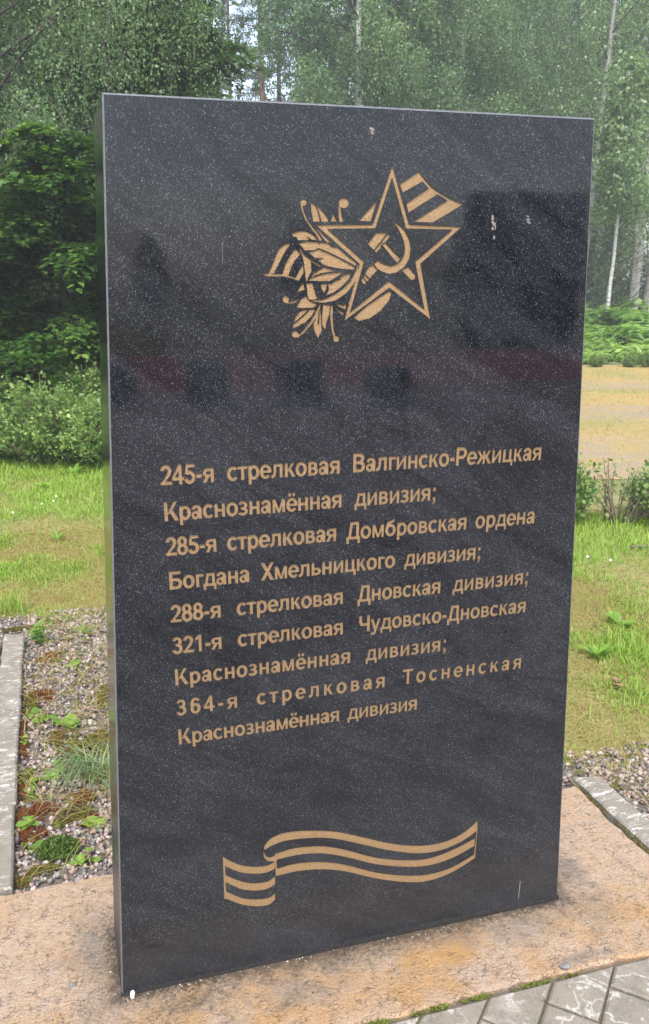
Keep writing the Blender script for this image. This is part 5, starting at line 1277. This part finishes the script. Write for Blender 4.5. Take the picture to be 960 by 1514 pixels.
def moss():
    rng = np.random.default_rng(6); C, D, T = [], [], []
    def cushion(x, y, rx, ry, n, t0, h, z0=-0.04, sp=0.06):
        a = rng.random(n) * 6.28; r = np.sqrt(rng.random(n)); px = r * np.cos(a); py = r * np.sin(a)
        irr = noise2(x + px * rx, y + py * ry, 4, 60) + 0.5 * noise2(x + px * rx, y + py * ry, 9, 170) + rng.normal(0, 0.25, n) > -0.5 + 1.3 * r ** 3
        r = np.clip(r, 0, 1)
        z = z0 + h * np.sqrt(np.maximum(0, 1 - r ** 2)) + 0.004 * rng.random(n)
        c = np.stack([x + px * rx, y + py * ry, z], 1)[irr]; C.append(c); D.append(rng.normal(0, 0.7, c.shape) + np.array([0, 0, 0.6])); T.append(np.clip(t0 + rng.normal(0, sp, len(c)), 0, 1))
    for (px, py, rx, ry, t0) in ((61, 1029, 0.05, 0.06, 0.15), (44, 1040, 0.04, 0.10, 0.5), (30, 1099, 0.03, 0.16, 0.22), (27, 1172, 0.03, 0.07, 0.1), (61, 1199, 0.05, 0.05, 0.18), (48, 1235, 0.05, 0.04, 0.16), (34, 1205, 0.03, 0.05, 0.3), (112, 1205, 0.06, 0.05, 0.55), (62, 1287, 0.04, 0.025, 0.55), (30, 1304, 0.025, 0.02, 0.5), (136, 1212, 0.03, 0.03, 0.12), (75, 972, 0.06, 0.05, 0.3), (40, 1150, 0.03, 0.06, 0.7), (120, 1108, 0.08, 0.08, 0.62), (150, 1100, 0.08, 0.10, 0.6), (160, 1030, 0.05, 0.1, 0.55), (90, 1090, 0.06, 0.05, 0.5), (35, 930, 0.12, 0.03, 0.55), (120, 1180, 0.05, 0.04, 0.35)):
        g = G(px, py, -0.03); cushion(g.x, g.y, rx * 1.25, ry * 1.25, int(4200 * rx * ry / 0.003) + 200, t0, 0.013, -0.038, 0.12)
    for k in range(130):                                                # small green sprouts all over the stones
        x, y = -0.25 + 0.6 * rng.random(), 0.52 + 2.2 * rng.random()
        cushion(x, y, 0.012 + 0.02 * rng.random(), 0.010 + 0.02 * rng.random(), int(60 + 120 * rng.random()), rng.choice([0.55, 0.75, 0.95, 1.0]), 0.016, -0.036, 0.1)
    for k in range(34):
        x, y = 1.66 + 0.5 * rng.random(), -0.1 + 0.8 * rng.random()
        cushion(x, y, 0.012 + 0.02 * rng.random(), 0.010 + 0.02 * rng.random(), int(50 + 90 * rng.random()), rng.choice([0.45, 0.6, 0.95]), 0.012, -0.036, 0.1)
    # moss in the joint along the slab's front edge and beside the right kerb
    for i in range(190):
        x = 0.15 + 1.25 * i / 190 + rng.normal(0, 0.004)
        wgt = np.clip(1.1 - abs(x - 0.72) * 1.9, 0.12, 1.0) * (0.55 + 0.45 * math.sin(x * 37) * math.sin(x * 11 + 1))
        if wgt > 0.15: cushion(x, -0.2465 + rng.normal(0, 0.001), 0.008, 0.0036 * (0.5 + wgt), int(70 * wgt), 0.80 if x < 1.05 else 0.6, 0.010 * wgt, -0.012, 0.1)
    for i in range(60):
        y = -0.2 + 0.7 * i / 60; cushion(1.585 + rng.normal(0, 0.001), y, 0.003, 0.010, 24, 0.72 if y < 0.1 else 0.5, 0.006, -0.010)
    for q in range(12):
        s = int(rng.integers(-3, 12)); a0 = 0.6555 + 0.1249 * s; bq = -0.1 + 0.9 * rng.random(); p = e2 * a0 + e1 * bq
        if p[1] < -0.255: cushion(p[0], p[1], 0.008, 0.008, 30, 0.7, 0.004, -0.012)
    C, D, T = map(np.concatenate, (C, D, T)); rr = np.random.default_rng(1)
    v, f, tt = leaf_quads(C, D, rr.normal(0, 1, C.shape), 0.0065 * (0.6 + 0.8 * rr.random(len(C))), 0.3, 0.1, T)
    return npmesh('moss', v, f, tt)


tag(link('moss', moss(), L_moss), 'red brown and olive moss on the gravel and in the paving joints', 'moss', kind='stuff')


def straw_litter():
    rng = np.random.default_rng(15); X, Y = [], []
    for (x0, x1, y0, y1, n) in ((-0.26, 0.35, 0.9, 2.0, 560), (-0.26, 0.35, 0.5, 0.95, 90), (-0.26, 0.35, 2.0, 2.8, 420), (1.6, 2.3, 0.3, 0.7, 150), (1.72, 2.3, -0.2, 0.3, 40)):
        X.append(x0 + (x1 - x0) * rng.random(n)); Y.append(y0 + (y1 - y0) * rng.random(n))
    x, y = np.concatenate(X), np.concatenate(Y); n = len(x)
    return blade_mesh('dry_straw', x, y, 0.05 + 0.09 * rng.random(n), 1.75 + 0.35 * rng.random(n), np.full(n, 0.0011), np.where(rng.random(n) < 0.12, 0.42, 0.30 * rng.random(n)), rng, -0.026)


tag(link('dry_straw', straw_litter(), L_grass), 'dry straw stalks lying over the gravel', 'dry straw', kind='stuff')

L_weed = mat_leaf('weed_leaf', [(0.0, (0.10, 0.20, 0.03)), (0.5, (0.15, 0.28, 0.04)), (1.0, (0.26, 0.38, 0.06))], 0.4, 0.4)
L_blue = mat_leaf('couch_grass', [(0.0, (0.13, 0.19, 0.075)), (1.0, (0.22, 0.28, 0.13))], 0.3, 0.5)
L_ash = mat_leaf('dark_weed', [(0.0, (0.05, 0.10, 0.02)), (1.0, (0.11, 0.17, 0.035))], 0.25, 0.5)


def broad_leaf_mesh(items, tone=0.5, seed=0):
    """items: (centre, direction, normal, length, width): each a rounded cupped leaf of 8 faces"""
    rng = np.random.default_rng(seed); VV, FF, TT, off = [], [], [], 0
    prof = [(0.0, 0.05), (0.2, 0.75), (0.45, 1.0), (0.72, 0.72), (0.9, 0.3), (1.0, 0.02)]
    for (c, d, n, L, w) in items:
        d = unit(np.array([d], float))[0]; s = unit(np.cross(d, n)[None])[0]; n2 = np.cross(s, d)
        rows = []
        for t, k in prof:
            m = c + d * L * t - n2 * L * 0.18 * t * t
            rows += [m - s * w * k + n2 * w * 0.3 * k, m, m + s * w * k + n2 * w * 0.3 * k]
        VV.append(np.array(rows))
        for r in range(len(prof) - 1):
            for q in (0, 1): FF.append([off + r * 3 + q, off + r * 3 + q + 1, off + r * 3 + 4 + q, off + r * 3 + 3 + q])
        TT.append(np.full(len(rows), np.clip(tone + rng.normal(0, 0.15), 0, 1))); off += len(rows)
    return npmesh('leaves', np.concatenate(VV), np.array(FF), np.concatenate(TT), True)


def rosette(n, L, w, rise, seed, stem=0.0, tone=0.5):
    rng = np.random.default_rng(seed); it = []
    for i in range(n):
        a = i * 2.4 + rng.normal(0, 0.3); r = 0.6 + 0.6 * rng.random(); o = np.array([math.cos(a), math.sin(a), 0])
        el = rise * (0.5 + rng.random())
        it.append((o * stem * rng.random() + np.array([0, 0, 0.004 + stem * 0.5 * rng.random()]), o + np.array([0, 0, el]), np.array([0, 0, 1.0]) - o * el * 0.8, L * r, w * r))
    return broad_leaf_mesh(it, tone, seed)


def trailing(n, spread, L, w, seed, tone=0.5):
    rng = np.random.default_rng(seed); it = []
    for i in range(n):
        p = np.array([rng.normal(0, spread), rng.normal(0, spread * 0.8), 0.008 + 0.02 * rng.random()]); a = rng.random() * 6.28
        o = np.array([math.cos(a), math.sin(a), 0.1])
        it.append((p, o, np.array([rng.normal(0, 0.3), rng.normal(0, 0.3), 1.0]), L * (0.6 + 0.6 * rng.random()), w * (0.6 + 0.6 * rng.random())))
    return broad_leaf_mesh(it, tone, seed)


def upright(n, h, L, w, seed, tone=0.6):
    rng = np.random.default_rng(seed); it = []
    for s in range(n):
        a = rng.random() * 6.28; lean = np.array([math.cos(a), math.sin(a), 0]) * 0.35 * rng.random(); hh = h * (0.6 + 0.5 * rng.random()); b = np.array([rng.normal(0, 0.012), rng.normal(0, 0.012), 0])
        for k in range(9):
            t = (k + 1) / 9; ang = k * 2.4; o = np.array([math.cos(ang), math.sin(ang), 0.5])
            it.append((b + (lean + np.array([0, 0, 1.0])) * hh * t, o, np.array([0, 0, 1.0]), L * (0.7 + 0.4 * rng.random()), w))
    return broad_leaf_mesh(it, tone, seed)


def weed(px, py, mesh, mat, label, name='weed_plant', cat='weed', z=-0.038, rz=0.0, s=1.0):
    o = link(name, mesh, mat); g = G(px, py, z); o.location = (g.x, g.y, z); o.rotation_euler = (0, 0, rz); o.scale = (s, s, s)
    return tag(o, label, cat)


weed(60, 953, upright(7, 0.105, 0.042, 0.008, 1, 0.55), L_weed, 'upright leafy weed at the far end of the left kerb')
weed(106, 988, rosette(4, 0.055, 0.024, 0.35, 2, 0.01, 0.8), L_weed, 'two leaved bright green seedling in the gravel below the lawn edge')
weed(70, 1068, trailing(11, 0.032, 0.040, 0.019, 3, 0.45), L_weed, 'round leaved creeping weed in the middle of the left gravel')
weed(106, 1076, rosette(7, 0.052, 0.021, 0.5, 4, 0.02, 0.55), L_weed, 'leafy weed beside the round leaved creeper, towards the stele')
weed(73, 1150, trailing(13, 0.036, 0.036, 0.018, 5, 0.6), L_weed, 'yellow green creeping weed left of the big grass tuft')
weed(41, 1163, rosette(6, 0.046, 0.022, 0.3, 6, 0.02, 0.6), L_weed, 'small broad leaved weed growing against the stained kerb')
weed(43, 1223, trailing(10, 0.030, 0.040, 0.019, 7, 0.65), L_weed, 'bright strawberry like weed beside the kerb, above the dark cushion')
weed(46, 1252, rosette(4, 0.040, 0.018, 0.3, 8, 0.01, 0.4), L_weed, 'three leaved small weed between the kerb and the dark cushion')
weed(128, 1275, trailing(8, 0.026, 0.034, 0.016, 9, 0.6), L_weed, 'small green weed nearest the slab\'s back edge by the stele')
weed(146, 1222, rosette(5, 0.042, 0.018, 0.5, 10, 0.01, 0.85), L_weed, 'pale yellow green weed touching the stele\'s left side')
weed(20 + 18, 1100, trailing(6, 0.02, 0.022, 0.010, 19, 0.7), L_weed, 'tiny weed in the red moss along the left kerb')
rng_ = np.random.default_rng(70)
n_ = 150
weed(146, 1150, blade_mesh('couch_tuft', rng_.normal(0, 0.03, n_), rng_.normal(0, 0.025, n_), 0.07 + 0.13 * rng_.random(n_), 0.7 + 1.0 * rng_.random(n_), np.full(n_, 0.0019), rng_.random(n_), rng_, 0.0), L_blue, 'big blue green grass tuft on the gravel beside the stele', 'grass_tuft', 'grass tuft')
n_ = 26
weed(132, 1128, blade_mesh('couch_blades', rng_.normal(0, 0.015, n_), rng_.normal(0, 0.02, n_), 0.14 + 0.10 * rng_.random(n_), 1.2 + 0.6 * rng_.random(n_), np.full(n_, 0.0022), rng_.random(n_), rng_, 0.0, 4.25 + rng_.normal(0, 0.35, n_)), L_blue, 'long flat grass blades left of the big grass tuft', 'grass_tuft', 'grass tuft')
n_ = 60
weed(125, 935, blade_mesh('grass_tuft', rng_.normal(0, 0.03, n_), rng_.normal(0, 0.03, n_), 0.03 + 0.05 * rng_.random(n_), 0.5 + rng_.random(n_), np.full(n_, 0.0015), 0.45 + 0.3 * rng_.random(n_), rng_, 0.0), L_grass, 'small green grass tuft on the gravel close to the lawn', 'grass_tuft', 'grass tuft')
n_ = 90
weed(12, 905, blade_mesh('grass_tuft', rng_.normal(0, 0.05, n_), rng_.normal(0, 0.04, n_), 0.08 + 0.12 * rng_.random(n_), 0.3 + 0.5 * rng_.random(n_), np.full(n_, 0.002), 0.5 + 0.4 * rng_.random(n_), rng_, 0.0), L_grass, 'tall green grass tuft at the left edge above the tan slab', 'grass_tuft', 'grass tuft')
# dark fine-leaved cushion
rq = np.random.default_rng(81); n_ = 2600
a_ = rq.random(n_) * 6.28; r_2 = np.sqrt(rq.random(n_))
cc = np.stack([0.065 * r_2 * np.cos(a_), 0.050 * r_2 * np.sin(a_), 0.055 * np.sqrt(np.maximum(0, 1 - r_2 ** 2)) * (0.3 + 0.7 * rq.random(n_))], 1)
v_, f_, t_ = leaf_quads(cc, rq.normal(0, 0.6, cc.shape) + np.array([0, 0, 0.6]), rq.normal(0, 1, cc.shape), 0.011 * (0.6 + 0.6 * rq.random(n_)), 0.26, 0.1, rq.random(n_))
weed(88, 1262, npmesh('cushion', v_, f_, t_), L_ash, 'dark green feathery cushion plant near the slab\'s back edge', 'cushion_plant', 'cushion plant')
# lawn weeds
weed(884, 972, rosette(8, 0.09, 0.018, 0.9, 21, 0.02, 0.55), L_weed, 'broad leaved plantain in the lawn right of the stele')
weed(85, 800, rosette(9, 0.085, 0.013, 1.3, 22, 0.03, 0.5), L_weed, 'pale leaved rosette standing in the middle of the left lawn', z=-0.045)
weed(108, 703, rosette(6, 0.13, 0.028, 1.3, 23, 0.05, 0.55), L_weed, 'large dock leaf clump at the foot of the hedge beside the stele', z=-0.045)
weed(66, 722, rosette(8, 0.10, 0.03, 0.6, 24, 0.03, 0.75), L_weed, 'pale broad leaf in the long grass of the left lawn', z=-0.045)
weed(915, 925, rosette(7, 0.09, 0.022, 0.8, 25, 0.02, 0.6), L_weed, 'small leafy weed in the right lawn, farther than the plantain', z=-0.045)
# white clover heads
def clover(px, py, label):
    bm = bmesh.new(); bmesh.ops.create_icosphere(bm, subdivisions=2, radius=0.008)
    rr = random.Random(px)
    for v in bm.verts: v.co *= 0.85 + 0.3 * rr.random()
    me = bpy.data.meshes.new('flower_head'); bm.to_mesh(me); bm.free()
    g = G(px, py, 0.03); e = empty('clover_flower', (g.x, g.y, -0.05), label, 'flower')
    o = link('flower_head', me, M_clover, e); o.location = (0, 0, 0.075)
    wv, wf = tubes([(np.array([[0, 0, 0], [0.004, 0, 0.04], [0, 0, 0.072]]), np.array([0.0014, 0.0012, 0.001]))], 5)
    link('stem', npmesh('stem', wv, wf, smooth=True), M_stem, e)


M_clover = mat_plain('clover_white', (0.55, 0.55, 0.48), (0.75, 0.74, 0.68), 300)
M_stem = mat_plain('clover_stem', (0.09, 0.16, 0.03), (0.13, 0.22, 0.04), 60)
for px, py, lab in ((83, 733, 'white clover head in the left lawn, the highest of the four'), (79, 740, 'white clover head in the left lawn just below the highest one'), (62, 744, 'white clover head in the left lawn, third one down'), (19, 757, 'white clover head nearest the left picture edge'),
                    (869, 822, 'white clover head beside the stele\'s right edge'), (903, 827, 'white clover head in the middle of the right lawn strip')):
    clover(px, py, lab)

# fallen brown leaves and stick on the right lawn
M_brown = mat_plain('dry_brown_leaf', (0.16, 0.075, 0.045), (0.30, 0.16, 0.10), 60)
for px, py, sd_, lab in ((912, 1012, 1, 'dry brown fallen leaf on the right lawn, the one farther away'), (922, 1020, 2, 'dry brown fallen leaf on the right lawn, the one nearer the gravel')):
    r0_ = np.random.default_rng(sd_)
    weed(px, py, broad_leaf_mesh([(np.array([0, 0, 0.012]), np.array([math.cos(sd_), math.sin(sd_), 0.1]), np.array([0.2, 0.1, 1.0]), 0.06, 0.02)], 0.5, sd_), M_brown, lab, 'fallen_leaf', 'fallen leaf', -0.03)
def stick(p0, p1, r, label, z=-0.02):
    a, b = G(*p0, z), G(*p1, z); rr = np.random.default_rng(int(p0[0]))
    t = np.linspace(0, 1, 7)[:, None]; L = np.array(a) + (np.array(b) - np.array(a)) * t + rr.normal(0, 0.006, (7, 3)) * np.array([1, 1, 0.3])
    c = L[3].copy(); wv, wf = tubes([(L - c, np.full(7, r))], 6)
    o = link('dry_stick', npmesh('dry_stick', wv, wf, smooth=True), B_twig); o.location = c
    tag(o, label, 'stick')
stick((934, 808), (985, 806), 0.010, 'pale dry stick lying on the right lawn at the picture edge')
stick((70, 1043), (138, 985), 0.0035, 'thin straw coloured stalk lying slantwise on the left gravel', -0.015)
# pebbles lying on the slab
M_peb = mat_plain('grey_pebble', (0.10, 0.095, 0.09), (0.22, 0.21, 0.20), 90)
pv_, pf_ = ico(2)
for k, (px, py, r, lab) in enumerate(((836, 1430, 0.011, 'grey pebble on the slab edge just above the paving'), (629, 1403, 0.004, 'tiny black pebble on the slab in front of the stele'), (584, 1413, 0.003, 'smallest black crumb on the slab left of the tiny pebble'), (107, 1457, 0.006, 'dark chip lying on the slab left of the stele'))):
    rr = np.random.default_rng(k); p = pv_ * (1 + 0.15 * rr.normal(0, 1, (len(pv_), 1))) * np.array([1.5, 0.9, 0.5]) * r
    o = link('pebble', npmesh('pebble', p, pf_), M_peb); g = G(px, py, 0.0); o.location = (g.x, g.y, r * 0.35); o.rotation_euler = (0, 0, k)
    tag(o, lab, 'pebble')

# crumbs of dirt and grit washed against the foot of the stele
def crumbs():
    rng = np.random.default_rng(91); v0, f0 = ico(1); VV, FF, TT, off = [], [], [], 0
    for k in range(950):
        side = rng.random()
        if side < 0.78: x, y = 1.2 * rng.random(), -0.004 - abs(rng.normal(0, 0.014)) * (0.5 + 0.9 * (noise2(np.array([x_ := rng.random() * 3]), np.array([0.0]), 2, 6)[0] > 0))
        elif side < 0.9: x, y = -0.004 - abs(rng.normal(0, 0.012)), 0.23 * rng.random()
        else: x, y = 1.206 + abs(rng.normal(0, 0.02)), 0.23 * rng.random() - 0.02
        if rng.random() < 0.1: x, y = -0.3 + 1.8 * rng.random(), -0.2 + 0.19 * rng.random()
        r = 0.0006 + 0.0017 * rng.random() ** 2
        p = v0 * (1 + 0.2 * rng.normal(0, 1, (len(v0), 1))) * np.array([1.3, 1.0, 0.6]) * r
        VV.append(p + np.array([x, y, r * 0.3])); FF.append(f0 + off); off += len(p); TT.append(np.full(len(p), rng.random()))
    return npmesh('dirt_crumbs', np.concatenate(VV), np.concatenate(FF), np.concatenate(TT))


td = NT('dirt_crumb')
tag(link('dirt_crumbs', crumbs(), td.set(col=td.ramp(td.attr('tint'), [(0.0, (0.02, 0.016, 0.012)), (0.55, (0.06, 0.042, 0.026)), (0.8, (0.14, 0.10, 0.065)), (0.93, (0.38, 0.33, 0.27)), (1.0, (0.5, 0.46, 0.4))]), rough=0.9)), 'dark dirt crumbs and grit along the foot of the stele', 'grit', kind='stuff')

# =====================================================================================
# rain haze
# =====================================================================================
hb_ = boxes_mesh('haze', [(-150, -150, -1.05, 150, 150, 26)])
hm = bpy.data.materials.new('haze'); hm.use_nodes = True
hn = hm.node_tree.nodes; hn.remove(hn['Principled BSDF'])
pvn = hn.new('ShaderNodeVolumePrincipled')
pvn.inputs['Color'].default_value = (0.86, 0.93, 1.0, 1); pvn.inputs['Density'].default_value = 0.0025; pvn.inputs['Anisotropy'].default_value = 0.2
hm.node_tree.links.new(pvn.outputs[0], hn['Material Output'].inputs['Volume'])
ho = link('haze', hb_, hm, kind='stuff')
